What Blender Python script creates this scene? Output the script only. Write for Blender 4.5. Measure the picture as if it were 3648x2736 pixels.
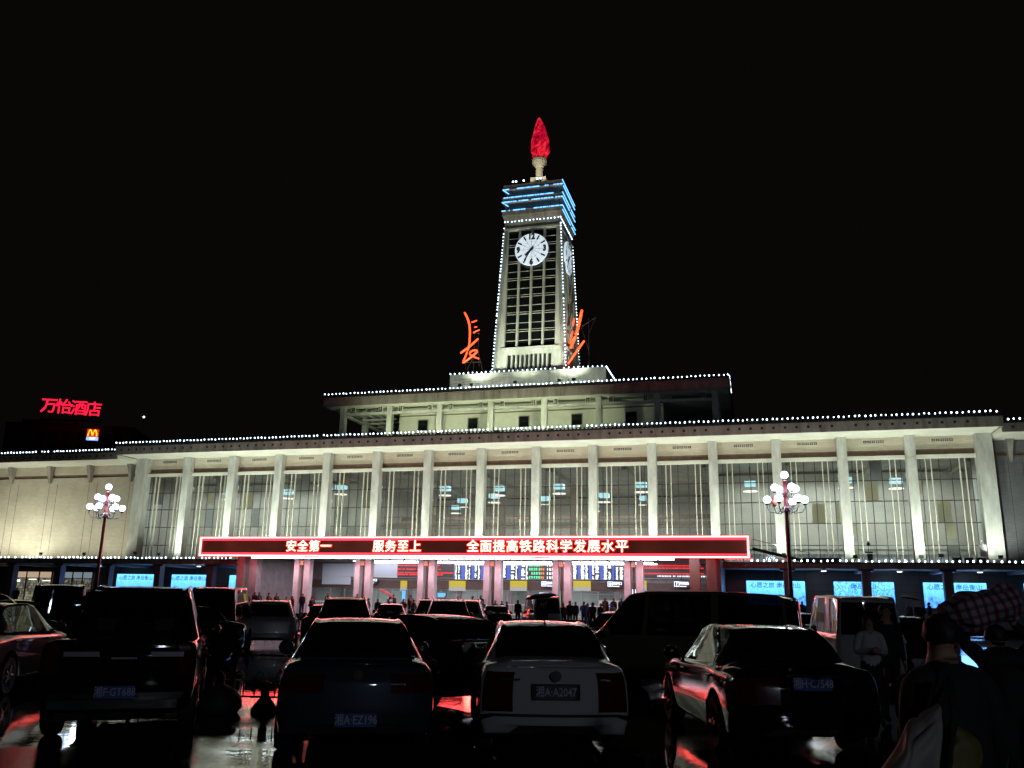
import bpy, bmesh, math, random
from mathutils import Vector, Matrix
R = math.radians
random.seed(7)
scene = bpy.context.scene
for _o in list(bpy.data.objects): bpy.data.objects.remove(_o)
COL = scene.collection

# ------------------------------------------------------------------ camera, sky, exposure
EYE = 1.72
FPX, PITCH, ROLL = 3102.4, R(13.983), R(1.0133)          # focal length in photo pixels (3648 wide), tilt up, roll
cam_d = bpy.data.cameras.new('camera'); cam = bpy.data.objects.new('camera', cam_d); COL.objects.link(cam)
cam_d.sensor_width = 36.0; cam_d.lens = FPX / 3648 * 36.0
cam_d.clip_start = 0.05; cam_d.clip_end = 3000
cam.matrix_world = Matrix.Translation((0, 0, EYE)) @ Matrix.Rotation(R(90) + PITCH, 4, 'X') @ Matrix.Rotation(ROLL, 4, 'Z')
scene.camera = cam

world = bpy.data.worlds.new('World'); scene.world = world; world.use_nodes = True
wnt = world.node_tree
bg = wnt.nodes['Background']; bg.inputs['Color'].default_value = (0.0033, 0.0024, 0.0023, 1); bg.inputs['Strength'].default_value = 0.8
scene.view_settings.view_transform = 'Standard'
try: scene.view_settings.look = 'None'
except Exception: pass
scene.view_settings.exposure = 0.0; scene.view_settings.gamma = 1.0
cy = scene.cycles
cy.use_denoising = True; cy.max_bounces = 7; cy.diffuse_bounces = 3; cy.glossy_bounces = 4; cy.transparent_max_bounces = 14
cy.caustics_reflective = False; cy.caustics_refractive = False; cy.sample_clamp_indirect = 4.0; cy.sample_clamp_direct = 0
cy.use_adaptive_sampling = True; cy.adaptive_threshold = 0.02

# ------------------------------------------------------------------ frames: the station's own axes and a survey helper
YAW = R(15.722); FX, FY = -0.3026, 90.643                # origin: foot of the hall front, middle
U = Vector((math.cos(YAW), -math.sin(YAW), 0)); N = Vector((math.sin(YAW), math.cos(YAW), 0)); FO = Vector((FX, FY, 0))
def Lw(s, o, z=0.0): return FO + U * s + N * o + Vector((0, 0, z))
def ray(px, py):
    uu = (px - 1824) / FPX; vv = (1368 - py) / FPX
    u = uu * math.cos(ROLL) - vv * math.sin(ROLL); v = uu * math.sin(ROLL) + vv * math.cos(ROLL)
    return Vector((u, math.cos(PITCH) - v * math.sin(PITCH), math.sin(PITCH) + v * math.cos(PITCH)))
def survey(px, py, o):                                    # a measured point of the photo on the station plane at depth o -> (s, z)
    d = ray(px, py); C = Vector((0, 0, EYE)); t = ((FO - C).dot(N) + o) / d.dot(N); P = C + d * t
    return (P - FO).dot(U), P.z
def gx(px, y):                                            # x of something seen at photo column px, y metres ahead
    d = ray(px, 2160); return d.x / d.y * y

# ------------------------------------------------------------------ materials
MAT = {}
def nodes(name):
    m = bpy.data.materials.new(name); m.use_nodes = True; MAT[name] = m
    return m, m.node_tree.nodes, m.node_tree.links, m.node_tree.nodes['Principled BSDF']
def pm(name, col, rough=0.6, metal=0.0, var=0.0, vscale=3.0, bump=0.0, bscale=30.0, coat=0.0, spec=0.5, streak=0.0):
    m, n, l, b = nodes(name)
    b.inputs['Roughness'].default_value = rough; b.inputs['Metallic'].default_value = metal
    b.inputs['Coat Weight'].default_value = coat; b.inputs['Coat Roughness'].default_value = 0.04
    b.inputs['Specular IOR Level'].default_value = spec
    b.inputs['Base Color'].default_value = (*col, 1)
    tc = n.new('ShaderNodeTexCoord')
    if var > 0:
        no = n.new('ShaderNodeTexNoise'); no.inputs['Scale'].default_value = vscale; no.inputs['Detail'].default_value = 6; no.inputs['Roughness'].default_value = 0.65
        src = tc.outputs['Object']
        if streak:
            mp = n.new('ShaderNodeMapping'); mp.inputs['Scale'].default_value = (1, 1, streak); l.new(src, mp.inputs['Vector']); src = mp.outputs['Vector']
        l.new(src, no.inputs['Vector'])
        rp = n.new('ShaderNodeValToRGB'); rp.color_ramp.elements[0].position = 0.3; rp.color_ramp.elements[1].position = 0.72
        rp.color_ramp.elements[0].color = tuple(c * (1 - var) for c in col) + (1,); rp.color_ramp.elements[1].color = tuple(min(1, c * (1 + var * .5)) for c in col) + (1,)
        l.new(no.outputs['Fac'], rp.inputs['Fac']); l.new(rp.outputs['Color'], b.inputs['Base Color'])
    if bump > 0:
        nb = n.new('ShaderNodeTexNoise'); nb.inputs['Scale'].default_value = bscale; nb.inputs['Detail'].default_value = 3
        l.new(tc.outputs['Object'], nb.inputs['Vector'])
        bp = n.new('ShaderNodeBump'); bp.inputs['Strength'].default_value = bump; bp.inputs['Distance'].default_value = 0.02
        l.new(nb.outputs['Fac'], bp.inputs['Height']); l.new(bp.outputs['Normal'], b.inputs['Normal'])
    return m
def emat(name, col, strength, base=(0.02, 0.02, 0.02)):
    m, n, l, b = nodes(name)
    b.inputs['Base Color'].default_value = (*base, 1); b.inputs['Roughness'].default_value = 0.4
    b.inputs['Emission Color'].default_value = (*col, 1); b.inputs['Emission Strength'].default_value = strength
    return m
def brick(name, c1, c2, mortar, scale=1.0, bw=0.5, bh=0.16, rough=0.75):
    m, n, l, b = nodes(name); b.inputs['Roughness'].default_value = rough
    tc = n.new('ShaderNodeTexCoord'); sx = n.new('ShaderNodeSeparateXYZ'); cx = n.new('ShaderNodeCombineXYZ')
    l.new(tc.outputs['Object'], sx.inputs[0]); ad = n.new('ShaderNodeMath'); ad.operation = 'ADD'
    l.new(sx.outputs['X'], ad.inputs[0]); l.new(sx.outputs['Y'], ad.inputs[1])
    l.new(ad.outputs[0], cx.inputs['X']); l.new(sx.outputs['Z'], cx.inputs['Y'])
    br = n.new('ShaderNodeTexBrick'); br.inputs['Scale'].default_value = scale; br.inputs['Brick Width'].default_value = bw; br.inputs['Row Height'].default_value = bh
    br.inputs['Mortar Size'].default_value = 0.012; br.inputs['Color1'].default_value = (*c1, 1); br.inputs['Color2'].default_value = (*c2, 1); br.inputs['Mortar'].default_value = (*mortar, 1)
    l.new(cx.outputs[0], br.inputs['Vector'])
    no = n.new('ShaderNodeTexNoise'); no.inputs['Scale'].default_value = 0.5; no.inputs['Detail'].default_value = 6; l.new(tc.outputs['Object'], no.inputs['Vector'])
    mx = n.new('ShaderNodeMixRGB'); mx.blend_type = 'MULTIPLY'; mx.inputs['Fac'].default_value = 0.45
    rp = n.new('ShaderNodeValToRGB'); rp.color_ramp.elements[0].position = 0.3; rp.color_ramp.elements[1].position = 0.65; rp.color_ramp.elements[0].color = (.6, .58, .55, 1)
    l.new(no.outputs['Fac'], rp.inputs['Fac']); l.new(br.outputs['Color'], mx.inputs['Color1']); l.new(rp.outputs['Color'], mx.inputs['Color2'])
    l.new(mx.outputs['Color'], b.inputs['Base Color'])
    return m
def glassmat(name, tint=(0.8, 0.85, 0.85), rough=0.02, ior=1.5, dirt=0.0):
    m = bpy.data.materials.new(name); m.use_nodes = True; MAT[name] = m
    n, l = m.node_tree.nodes, m.node_tree.links
    n.remove(n['Principled BSDF']); out = n['Material Output']
    tr = n.new('ShaderNodeBsdfTransparent'); tr.inputs['Color'].default_value = (*tint, 1)
    gl = n.new('ShaderNodeBsdfGlossy'); gl.inputs['Roughness'].default_value = rough
    fr = n.new('ShaderNodeFresnel'); fr.inputs['IOR'].default_value = ior
    mx = n.new('ShaderNodeMixShader'); l.new(fr.outputs[0], mx.inputs[0]); l.new(tr.outputs[0], mx.inputs[1]); l.new(gl.outputs[0], mx.inputs[2])
    last = mx
    if dirt > 0:
        df = n.new('ShaderNodeBsdfDiffuse'); df.inputs['Color'].default_value = (.45, .45, .42, 1)
        m2 = n.new('ShaderNodeMixShader'); m2.inputs[0].default_value = dirt
        l.new(mx.outputs[0], m2.inputs[1]); l.new(df.outputs[0], m2.inputs[2]); last = m2
    l.new(last.outputs[0], out.inputs['Surface'])
    return m

# ------------------------------------------------------------------ mesh helpers
class MB:
    def __init__(s): s.v = []; s.f = []; s.mi = []; s.cur = 0
    def face(s, idx): s.f.append(tuple(idx)); s.mi.append(s.cur)
    def box(s, x0, x1, y0, y1, z0, z1):
        b = len(s.v); s.v += [(x, y, z) for z in (z0, z1) for y in (y0, y1) for x in (x0, x1)]
        for q in ((0, 2, 3, 1), (4, 5, 7, 6), (0, 1, 5, 4), (2, 6, 7, 3), (1, 3, 7, 5), (0, 4, 6, 2)): s.face([b + i for i in q])
        return s
    def frustum(s, a, b_):                                # a, b_: lists of 4 corners (bottom, top), counter-clockwise
        b = len(s.v); s.v += list(a) + list(b_)
        s.face([b + 3, b + 2, b + 1, b]); s.face([b + 4, b + 5, b + 6, b + 7])
        for i in range(4): j = (i + 1) % 4; s.face([b + i, b + j, b + 4 + j, b + 4 + i])
        return s
    def lathe(s, prof, c=(0, 0, 0), n=16, ax='z', sx=1.0, sy=1.0):
        b = len(s.v)
        for r, h in prof:
            for k in range(n):
                a = 2 * math.pi * k / n; p = (r * math.cos(a) * sx, r * math.sin(a) * sy, h)
                if ax == 'y': p = (p[0], h, p[1])
                if ax == 'x': p = (h, p[0], p[1])
                s.v.append((c[0] + p[0], c[1] + p[1], c[2] + p[2]))
        for i in range(len(prof) - 1):
            for k in range(n):
                k2 = (k + 1) % n; s.face([b + i * n + k, b + i * n + k2, b + (i + 1) * n + k2, b + (i + 1) * n + k])
        s.face([b + k for k in reversed(range(n))]); e = b + (len(prof) - 1) * n; s.face([e + k for k in range(n)])
        return s
    def tube(s, pts, r, n=6, closed=False):
        pts = [Vector(p) for p in pts]; b = len(s.v); m = len(pts); rr = r if isinstance(r, (list, tuple)) else [r] * m
        for i, p in enumerate(pts):
            if closed: d = pts[(i + 1) % m] - pts[i - 1]
            else: d = pts[min(i + 1, m - 1)] - pts[max(i - 1, 0)]
            d.normalize(); up = Vector((0, 0, 1)) if abs(d.z) < 0.95 else Vector((1, 0, 0))
            a = d.cross(up).normalized(); c = d.cross(a).normalized()
            for k in range(n):
                t = 2 * math.pi * k / n; s.v.append(tuple(p + (a * math.cos(t) + c * math.sin(t)) * rr[i]))
        for i in range(m if closed else m - 1):
            j = (i + 1) % m
            for k in range(n):
                k2 = (k + 1) % n; s.face([b + i * n + k, b + i * n + k2, b + j * n + k2, b + j * n + k])
        if not closed:
            s.face([b + k for k in reversed(range(n))]); e = b + (m - 1) * n; s.face([e + k for k in range(n)])
        return s
    def sphere(s, c, r, nu=12, nv=8, sz=1.0):
        prof = [(max(1e-4, r * math.sin(math.pi * i / nv)), -r * sz * math.cos(math.pi * i / nv)) for i in range(nv + 1)]
        return s.lathe(prof, c, nu)
    def poly(s, pts, thick, ax='y'):                      # flat outline with thickness along +y (or x)
        b = len(s.v); n = len(pts)
        t = Vector((0, thick, 0)) if ax == 'y' else (Vector((thick, 0, 0)) if ax == 'x' else Vector((0, 0, thick)))
        s.v += [tuple(Vector(p)) for p in pts] + [tuple(Vector(p) + t) for p in pts]
        s.face([b + i for i in range(n)]); s.face([b + n + i for i in reversed(range(n))])
        for i in range(n): j = (i + 1) % n; s.face([b + j, b + i, b + n + i, b + n + j])
        return s
    def mesh(s, name, mats, org=(0, 0, 0), smooth=False, fix=True):
        me = bpy.data.meshes.new(name); ox, oy, oz = org
        me.from_pydata([(x - ox, y - oy, z - oz) for x, y, z in s.v], [], s.f)
        ms = mats if isinstance(mats, (list, tuple)) else [mats]
        for m in ms: me.materials.append(MAT[m] if isinstance(m, str) else m)
        if len(ms) > 1: me.polygons.foreach_set('material_index', s.mi)
        if fix:
            bm = bmesh.new(); bm.from_mesh(me); bmesh.ops.recalc_face_normals(bm, faces=bm.faces); bm.to_mesh(me); bm.free()
        if smooth: me.shade_smooth()
        me.update(); return me
    def build(s, name, mats, parent=None, org=(0, 0, 0), smooth=False, fix=True):
        o = bpy.data.objects.new(name, s.mesh(name, mats, org, smooth, fix)); COL.objects.link(o)
        if parent is not None: o.parent = parent
        return o
def tag(o, label=None, cat=None, group=None, kind=None):
    if label: o['label'] = label
    if cat: o['category'] = cat
    if group: o['group'] = group
    if kind: o['kind'] = kind
    return o
def thing(name, label, cat, loc=(0, 0, 0), rz=0.0, group=None):
    o = bpy.data.objects.new(name, None); COL.objects.link(o); o.location = loc; o.rotation_euler = (0, 0, rz)
    o.empty_display_size = 0.3
    return tag(o, label, cat, group)
def sthing(name, label, cat, org, group=None):            # a thing in the station's axes; org = (s, o, z)
    t = thing(name, label, cat, Lw(*org), -YAW, group); t['org'] = org; return t
def kids(o): return [c for c in bpy.data.objects if c.parent == o]
def dup(root, loc, rz, label, group=None, depthmap=None):
    r = root.copy(); COL.objects.link(r); r.location = loc; r.rotation_euler = (0, 0, rz); r['label'] = label
    if group: r['group'] = group
    for ch in TREE[root.name]:
        c = ch.copy(); COL.objects.link(c); c.parent = r
        for g in TREE.get(ch.name, []):
            d = g.copy(); COL.objects.link(d); d.parent = c
    return r
TREE = {}
def remember(root):
    k = kids(root); TREE[root.name] = k
    for c in k:
        g = kids(c)
        if g: TREE[c.name] = g
def text_mesh(txt, size, depth=0.02, bold=0.0, align='CENTER', mat=None):
    cu = bpy.data.curves.new('lettering', 'FONT'); cu.body = txt; cu.size = size; cu.extrude = depth / 2; cu.offset = bold; cu.align_x = align; cu.align_y = 'CENTER'
    cu.resolution_u = 2
    o = bpy.data.objects.new('lettering', cu); COL.objects.link(o)
    dg = bpy.context.evaluated_depsgraph_get(); me = bpy.data.meshes.new_from_object(o.evaluated_get(dg)); bpy.data.objects.remove(o)
    me.materials.clear()
    if mat: me.materials.append(MAT[mat])
    me.name = 'lettering'; return me
def add_text(name, txt, size, mat, parent, loc, rot=(R(90), 0, 0), depth=0.02, bold=0.0, align='CENTER', sx=1.0):
    o = bpy.data.objects.new(name, text_mesh(txt, size, depth, bold, align, mat)); COL.objects.link(o); o.parent = parent
    o.location = loc; o.rotation_euler = rot; o.scale = (sx, 1, 1); return o

# ------------------------------------------------------------------ material library
pm('concrete_pale', (.54, .55, .51), .8, var=.35, vscale=1.3, bump=.15, bscale=25, streak=.25)
pm('concrete_stained', (.34, .31, .28), .85, var=.5, vscale=1.6, bump=.2, bscale=20, streak=.2)
pm('column_stone', (.55, .56, .52), .7, var=.42, vscale=1.1, streak=.3)
pm('soffit_white', (.66, .66, .57), .8, var=.15, vscale=.6)
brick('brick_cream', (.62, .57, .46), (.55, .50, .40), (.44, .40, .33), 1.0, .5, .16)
brick('brick_unlit', (.20, .20, .22), (.17, .17, .19), (.12, .12, .13), 1.0, .5, .16)  # for the unlit wing: its lack of light is put into darker brick
pm('band_brown', (.20, .13, .10), .7, var=.3, vscale=2)
pm('stone_brown', (.10, .055, .045), .45, var=.3, vscale=2)
pm('stone_purple', (.20, .16, .17), .5, var=.35, vscale=1.5)
pm('tile_roof', (.02, .02, .025), .5, var=.4, vscale=3)
pm('vent_dark', (.03, .028, .025), .9)
pm('frame_dark', (.035, .035, .035), .5)
pm('fin_pale', (.62, .60, .50), .5)
glassmat('hall_glass', (.82, .85, .82), .03, 1.5, .07)
glassmat('car_glass', (.50, .52, .53), .01, 1.5)
glassmat('van_glass', (.05, .055, .06), .01, 1.5)
glassmat('shop_glass', (.8, .85, .85), .03, 1.45)
pm('interior_wall', (.42, .40, .36), .8, var=.25, vscale=.35)
pm('interior_curtain', (.40, .38, .36), .9, var=.3, vscale=1.2)
pm('interior_ceiling', (.36, .35, .31), .8, var=.3, vscale=.4)
pm('interior_floor', (.25, .22, .20), .3)
pm('steel_dark', (.03, .03, .032), .45, .6)
pm('steel_grey', (.30, .30, .31), .4, .8)
pm('paint_white', (.75, .75, .75), .5)
pm('pole_red_lit', (.12, .012, .014), .35, coat=.3)  # lamp poles: red light falling on them is put into the base colour
pm('flood_housing', (.06, .06, .06), .5, .5)
pm('night_wall', (.012, .012, .014), .8)
pm('dark_wall', (.06, .06, .065), .7, var=.3, vscale=1)
pm('tower_glass', (.006, .008, .009), .12, spec=.4)
pm('torch_stone', (.58, .54, .43), .7, var=.12, vscale=1)
emat('bulb_light', (.66, .84, 1.0), 6.0)
emat('led_cyan', (.16, .50, 1.0), 2.2)
emat('led_cyan_dim', (.03, .15, .5), .35)
emat('neon_orange', (1.0, .06, .012), 4.0)
emat('sign_white', (1.0, .062, .062), 34.0)
emat('sign_core', (1.0, .10, .07), 26.0)
emat('sign_halo_red', (1.0, .008, .006), 6.0)
emat('border_halo_red', (1.0, .03, .05), 3.0)
emat('hotel_red', (1.0, .012, .05), 1.5)
emat('mac_red', (.8, .02, .01), 1.0)
emat('mac_yellow', (1.0, .55, .02), 2.2)
emat('mac_blue', (.25, .45, 1.0), 1.6)
emat('globe_light', (.56, .76, 1.0), 5.0, (.7, .7, .7))
pm('globe_unlit', (.35, .08, .06), .3)
emat('tube_light', (.92, .90, 1.0), 16.0)
emat('hall_lamp', (.45, .85, 1.0), 1.5)
emat('hall_disc', (1.0, 1.0, .95), 1.8)
emat('board_red_text', (1.0, .03, .03), 1.8)
emat('board_orange_text', (1.0, .28, .03), 1.8)
emat('board_green_text', (.12, .95, .45), 1.6)
emat('board_white', (.85, .95, 1.0), 2.0)
emat('board_blue', (.06, .12, .62), 1.0)
emat('board_cyan', (.25, .85, 1.0), 1.4)
pm('board_black', (.05, .035, .04), .4)
emat('sign_icon', (.75, .82, 1.0), 2.2)
emat('yellow_lit', (.75, .58, .02), .75)
emat('white_lit', (.75, .72, .70), .55)
emat('screen_blue', (.15, .55, .95), 1.1)
emat('downlight', (.75, .95, 1.0), 8.0)
emat('shop_lit', (.95, .9, .75), .55)
emat('flood_lens', (.9, .95, .7), 2.0)
pm('blank_white', (.55, .60, .68), .5)
pm('portico_soffit', (.42, .36, .37), .7, var=.2, vscale=.8)
pm('portico_column', (.46, .44, .47), .5, var=.2, vscale=1.5)
pm('lantern_body', (.55, .36, .22), .6)
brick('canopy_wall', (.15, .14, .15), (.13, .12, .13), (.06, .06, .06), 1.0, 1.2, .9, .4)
def cloth_mat(name, col):                                 # thin cloth: light comes through from the hall side
    m = bpy.data.materials.new(name); m.use_nodes = True; MAT[name] = m; n, l = m.node_tree.nodes, m.node_tree.links
    n.remove(n['Principled BSDF']); a, t, x = n.new('ShaderNodeBsdfDiffuse'), n.new('ShaderNodeBsdfTranslucent'), n.new('ShaderNodeMixShader')
    a.inputs['Color'].default_value = t.inputs['Color'].default_value = (*col, 1); x.inputs[0].default_value = .6
    l.new(a.outputs[0], x.inputs[1]); l.new(t.outputs[0], x.inputs[2]); l.new(x.outputs[0], n['Material Output'].inputs['Surface'])
cloth_mat('blind_yellow', (.66, .62, .48)); cloth_mat('blind_grey', (.62, .64, .64)); cloth_mat('blind_dim', (.45, .46, .48)); cloth_mat('blind_olive', (.66, .62, .48))
# ------------------------------------------------------------------ wet plaza
def ground_mat():
    m, n, l, b = nodes('wet_paving')
    tc = n.new('ShaderNodeTexCoord'); b.inputs['Specular IOR Level'].default_value = .5; b.inputs['IOR'].default_value = 1.36
    def noise(sc, det=4, rough=.55, vec=None):
        t = n.new('ShaderNodeTexNoise'); t.inputs['Scale'].default_value = sc; t.inputs['Detail'].default_value = det; t.inputs['Roughness'].default_value = rough
        l.new(vec or tc.outputs['Object'], t.inputs['Vector']); return t
    def ramp(src, p0, p1, c0=(0, 0, 0), c1=(1, 1, 1)):
        r = n.new('ShaderNodeValToRGB'); r.color_ramp.elements[0].position = p0; r.color_ramp.elements[1].position = p1
        r.color_ramp.elements[0].color = (*c0, 1); r.color_ramp.elements[1].color = (*c1, 1); l.new(src, r.inputs['Fac']); return r
    pud = ramp(noise(.16, 3, .5).outputs['Fac'], .36, .44)                 # 1 = standing water
    col = ramp(noise(2.2, 8, .7).outputs['Fac'], .3, .75, (.012, .011, .011), (.035, .032, .030))
    br = n.new('ShaderNodeTexBrick'); br.inputs['Scale'].default_value = 1; br.inputs['Brick Width'].default_value = .8; br.inputs['Row Height'].default_value = .4
    br.inputs['Mortar Size'].default_value = .012; br.inputs['Color1'].default_value = (1, 1, 1, 1); br.inputs['Color2'].default_value = (.8, .8, .8, 1); br.inputs['Mortar'].default_value = (.35, .35, .35, 1)
    l.new(tc.outputs['Object'], br.inputs['Vector'])
    mx = n.new('ShaderNodeMixRGB'); mx.blend_type = 'MULTIPLY'; mx.inputs['Fac'].default_value = .8
    l.new(col.outputs['Color'], mx.inputs['Color1']); l.new(br.outputs['Color'], mx.inputs['Color2']); l.new(mx.outputs['Color'], b.inputs['Base Color'])
    rr = ramp(noise(6, 5, .6).outputs['Fac'], .3, .7, (.16, .16, .16), (.36, .36, .36))
    mr = n.new('ShaderNodeMixRGB'); l.new(pud.outputs['Color'], mr.inputs['Fac']); l.new(rr.outputs['Color'], mr.inputs['Color1']); mr.inputs['Color2'].default_value = (.03, .03, .03, 1)
    l.new(mr.outputs['Color'], b.inputs['Roughness'])
    rip = noise(5.5, 3, .5); grit = noise(55, 3, .6)
    hm = n.new('ShaderNodeMixRGB'); l.new(pud.outputs['Color'], hm.inputs['Fac'])
    hs = n.new('ShaderNodeMixRGB'); hs.blend_type = 'MULTIPLY'; hs.inputs['Fac'].default_value = .7; l.new(grit.outputs['Fac'], hs.inputs['Color1']); l.new(br.outputs['Color'], hs.inputs['Color2'])
    rs = n.new('ShaderNodeMixRGB'); rs.blend_type = 'MULTIPLY'; rs.inputs['Fac'].default_value = 1; l.new(rip.outputs['Fac'], rs.inputs['Color1']); rs.inputs['Color2'].default_value = (.30, .30, .30, 1)
    l.new(hs.outputs['Color'], hm.inputs['Color1']); l.new(rs.outputs['Color'], hm.inputs['Color2'])
    bp = n.new('ShaderNodeBump'); bp.inputs['Strength'].default_value = .35; bp.inputs['Distance'].default_value = .012
    l.new(hm.outputs['Color'], bp.inputs['Height']); l.new(bp.outputs['Normal'], b.inputs['Normal'])
ground_mat()
g = MB(); g.v = [(-600, -300, 0), (600, -300, 0), (600, 900, 0), (-600, 900, 0)]; g.face((0, 1, 2, 3))
tag(g.build('ground', 'wet_paving', fix=False), kind='structure')
# raised terrace in front of the station, two steps
TZ = .34
t = MB()
t.box(-75, 75, -17.6, 34, .0, TZ / 2); t.box(-75, 75, -17.2, 34, TZ / 2, TZ)
tr = t.build('pavement', 'wet_paving'); tr.location = FO; tr.rotation_euler = (0, 0, -YAW); tag(tr, kind='structure')

BAY = 6.0; NB = 15
COLS = [(i - 7.5) * BAY for i in range(16)]
def lamp(name, kind, parent, loc, energy, color, aim=None, size=R(120), blend=.6, radius=.12, sx=1, sy=1):
    d = bpy.data.lights.new(name, kind); d.energy = energy; d.color = color
    if kind == 'SPOT': d.spot_size = size; d.spot_blend = blend; d.shadow_soft_size = radius
    elif kind == 'AREA': d.shape = 'RECTANGLE'; d.size = sx; d.size_y = sy
    else: d.shadow_soft_size = radius
    o = bpy.data.objects.new(name, d); COL.objects.link(o); o.parent = parent; o.location = loc
    if aim is not None:
        o.rotation_euler = (Vector(aim)).to_track_quat('-Z', 'Y').to_euler()
    return o

# ------------------------------------------------------------------ the main hall
hall = sthing('station_hall', 'long pale main station hall with fifteen tall glazed bays between stone columns', 'station hall', (0, 0, 5.3))
HO = (0, 0, 5.3)
for s in COLS:
    w = .43; m = MB()
    if abs(s) > 44:
        sg = 1 if s > 0 else -1
        m.box(min(s - sg * .43, s + sg * .95), max(s - sg * .43, s + sg * .95), 0, 3.0, 5.2, 17.42)
    else:
        m.box(s - w, s + w, 0, .95, 5.2, 15.32); m.box(s - w + .03, s + w - .03, .03, .95, 15.32, 15.62); m.box(s - w, s + w, 0, .95, 15.62, 17.42)
    m.build('column', 'column_stone', hall, HO)
for k in range(NB):
    a, b = COLS[k] + .43, COLS[k + 1] - .43
    m = MB(); m.box(a, b, .55, 1.02, 15.3, 15.62); m.build('lintel', 'soffit_white', hall, HO)
    m = MB(); m.box(a, b, .96, 1.3, 16.2, 17.42); m.build('frieze_panel', 'brick_cream', hall, HO)
    m = MB(); m.box(a, b, 1.0, 1.3, 15.62, 16.2); m.build('frieze_band', 'band_brown', hall, HO)
    c = (a + b) / 2; m = MB()
    for q in range(5):
        x0 = c - .95 + q * .38
        m.box(x0, x0 + .30, .93, .965, 16.92, 17.14)
    for q in range(5):
        x0 = c - .95 + q * .38
        m.cur = 1; m.box(x0 + .13, x0 + .17, .915, .929, 16.93, 17.13); m.box(x0 + .02, x0 + .28, .912, .928, 17.01, 17.05); m.cur = 0
    m.build('vent', ['vent_dark', 'concrete_pale'], hall, HO)
    # glazing: one pane per bay, pale fins and dark glazing bars
    m = MB(); m.box(a, b, 1.10, 1.12, 5.2, 15.3); pane = m.build('window', 'hall_glass', hall, HO)
    W = b - a; f = MB()
    for q in (.17, .265, .735, .83): f.box(a + W * q - .035, a + W * q + .035, .86, 1.06, 5.2, 15.3)
    f.build('fin', 'fin_pale', pane, HO)
    f = MB()
    for q in (.09, .40, .595, .92): f.box(a + W * q - .035, a + W * q + .035, 1.04, 1.095, 5.2, 15.3)
    for z in (7.3, 9.35, 11.4, 13.35): f.box(a, b, 1.062, 1.098, z - .045, z + .045)
    f.build('glazing_bar', 'frame_dark', pane, HO)
    rb = random.Random(100 + k); xs = [0, .09, .40, .595, .92, 1]; zs = [5.2, 7.3, 9.35, 11.4, 13.35, 15.3]; f = MB()
    for q in range(5):                                   # blinds drawn in some panes, each to its own height
        for r_ in range(5):
            if rb.random() < (.13 if k < 5 or k > 10 else .05):
                f.cur = rb.randrange(3); zt = zs[r_ + 1] - .06; f.box(a + W * xs[q] + .05, a + W * xs[q + 1] - .05, 1.16 + .01 * f.cur, 1.165 + .01 * f.cur, zs[r_] + .06 + (zt - zs[r_]) * rb.choice((0, 0, .3, .55)), zt)
    if f.v: f.build('blind', ['blind_grey', 'blind_dim', 'blind_olive'], pane, HO)
m = MB(); m.box(-45.95, 45.95, -3.5, 30, 17.42, 17.55); m.box(-45.9, 45.9, -3.47, 30, 17.55, 18.2); m.build('roof', ['soffit_white'], hall, HO)
m = MB(); m.box(-46.1, 46.1, -3.62, -3.47, 17.30, 18.22); m.box(-46.1, -45.95, -3.47, 12, 17.30, 18.22); m.box(45.95, 46.1, -3.47, 12, 17.30, 18.22); m.build('fascia', 'concrete_stained', hall, HO)
m = MB(); m.box(-46.15, 46.15, -3.72, 30, 18.225, 18.36)
for i in range(230): x = -46.0 + i * .4; m.box(x, x + .16, -3.78, -3.6, 18.23, 18.48)
m.build('eaves_tiles', 'tile_roof', hall, HO)
def repeat(name, me, parent, locs):
    for p in locs:
        o = bpy.data.objects.new(name, me); COL.objects.link(o); o.parent = parent; o.location = p
STUD = MB().box(-.11, .11, -.0125, .0125, -.11, .11).mesh('fascia_stud', 'vent_dark')
repeat('fascia_stud', STUD, hall, [(-45.3 + i * 1.03, -3.6275, 17.83 - 5.3) for i in range(88) if i % 11 != 10])
# inside of the hall
m = MB(); m.box(-45.6, 45.6, 1.3, 29, 4.9, 5.15); m.build('floor', 'interior_floor', hall, HO)
m = MB(); m.box(-45.6, -20.8, 9, 9.3, 5.15, 15.2); m.box(20.8, 45.6, 9, 9.3, 5.15, 15.2); m.box(-20.8, -20.5, 9, 28, 5.15, 15.2); m.box(20.5, 20.8, 9, 28, 5.15, 15.2); m.box(-20.8, 20.8, 28, 28.3, 5.15, 15.2)
m.box(-45.9, -45.6, 3, 9.3, 5.15, 17.4); m.box(45.6, 45.9, 3, 9.3, 5.15, 17.4)
m.build('inner_wall', 'interior_wall', hall, HO)
m = MB(); m.box(-45.6, 45.6, 1.3, 29, 15.5, 15.9)
for i in range(12):
    x = -44 + i * 8; m.box(x - .25, x + .25, 1.4, 28, 15.0, 15.5)
m.build('ceiling', 'interior_ceiling', hall, HO)
m = MB()                                                     # gallery beams and columns deep inside the middle of the hall
for x in (-14, -5, 4, 13): m.box(x - .4, x + .4, 15, 15.8, 5.15, 15)
m.box(-20.5, 20.5, 15, 15.5, 10.2, 10.9); m.box(-20.5, 20.5, 21, 21.5, 11.8, 12.3); m.box(-20.5, 20.5, 15.05, 15.1, 11.6, 11.7)
for i in range(40): m.box(-20 + i, -19.95 + i, 15.05, 15.1, 10.9, 11.6)
m.build('gallery', 'band_brown', hall, HO)
m = MB(); m.box(21.3, 45, 8.6, 8.95, 7.4, 7.75); m.box(21.3, 45, 8.7, 8.95, 6.9, 7.3); m.build('gallery_rail', 'concrete_pale', hall, HO)
m = MB()
for i in range(60): x = 21.4 + i * .4; m.box(x, x + .36, 8.9 - .06 * (i % 2), 8.96, 5.15, 6.9)
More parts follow.
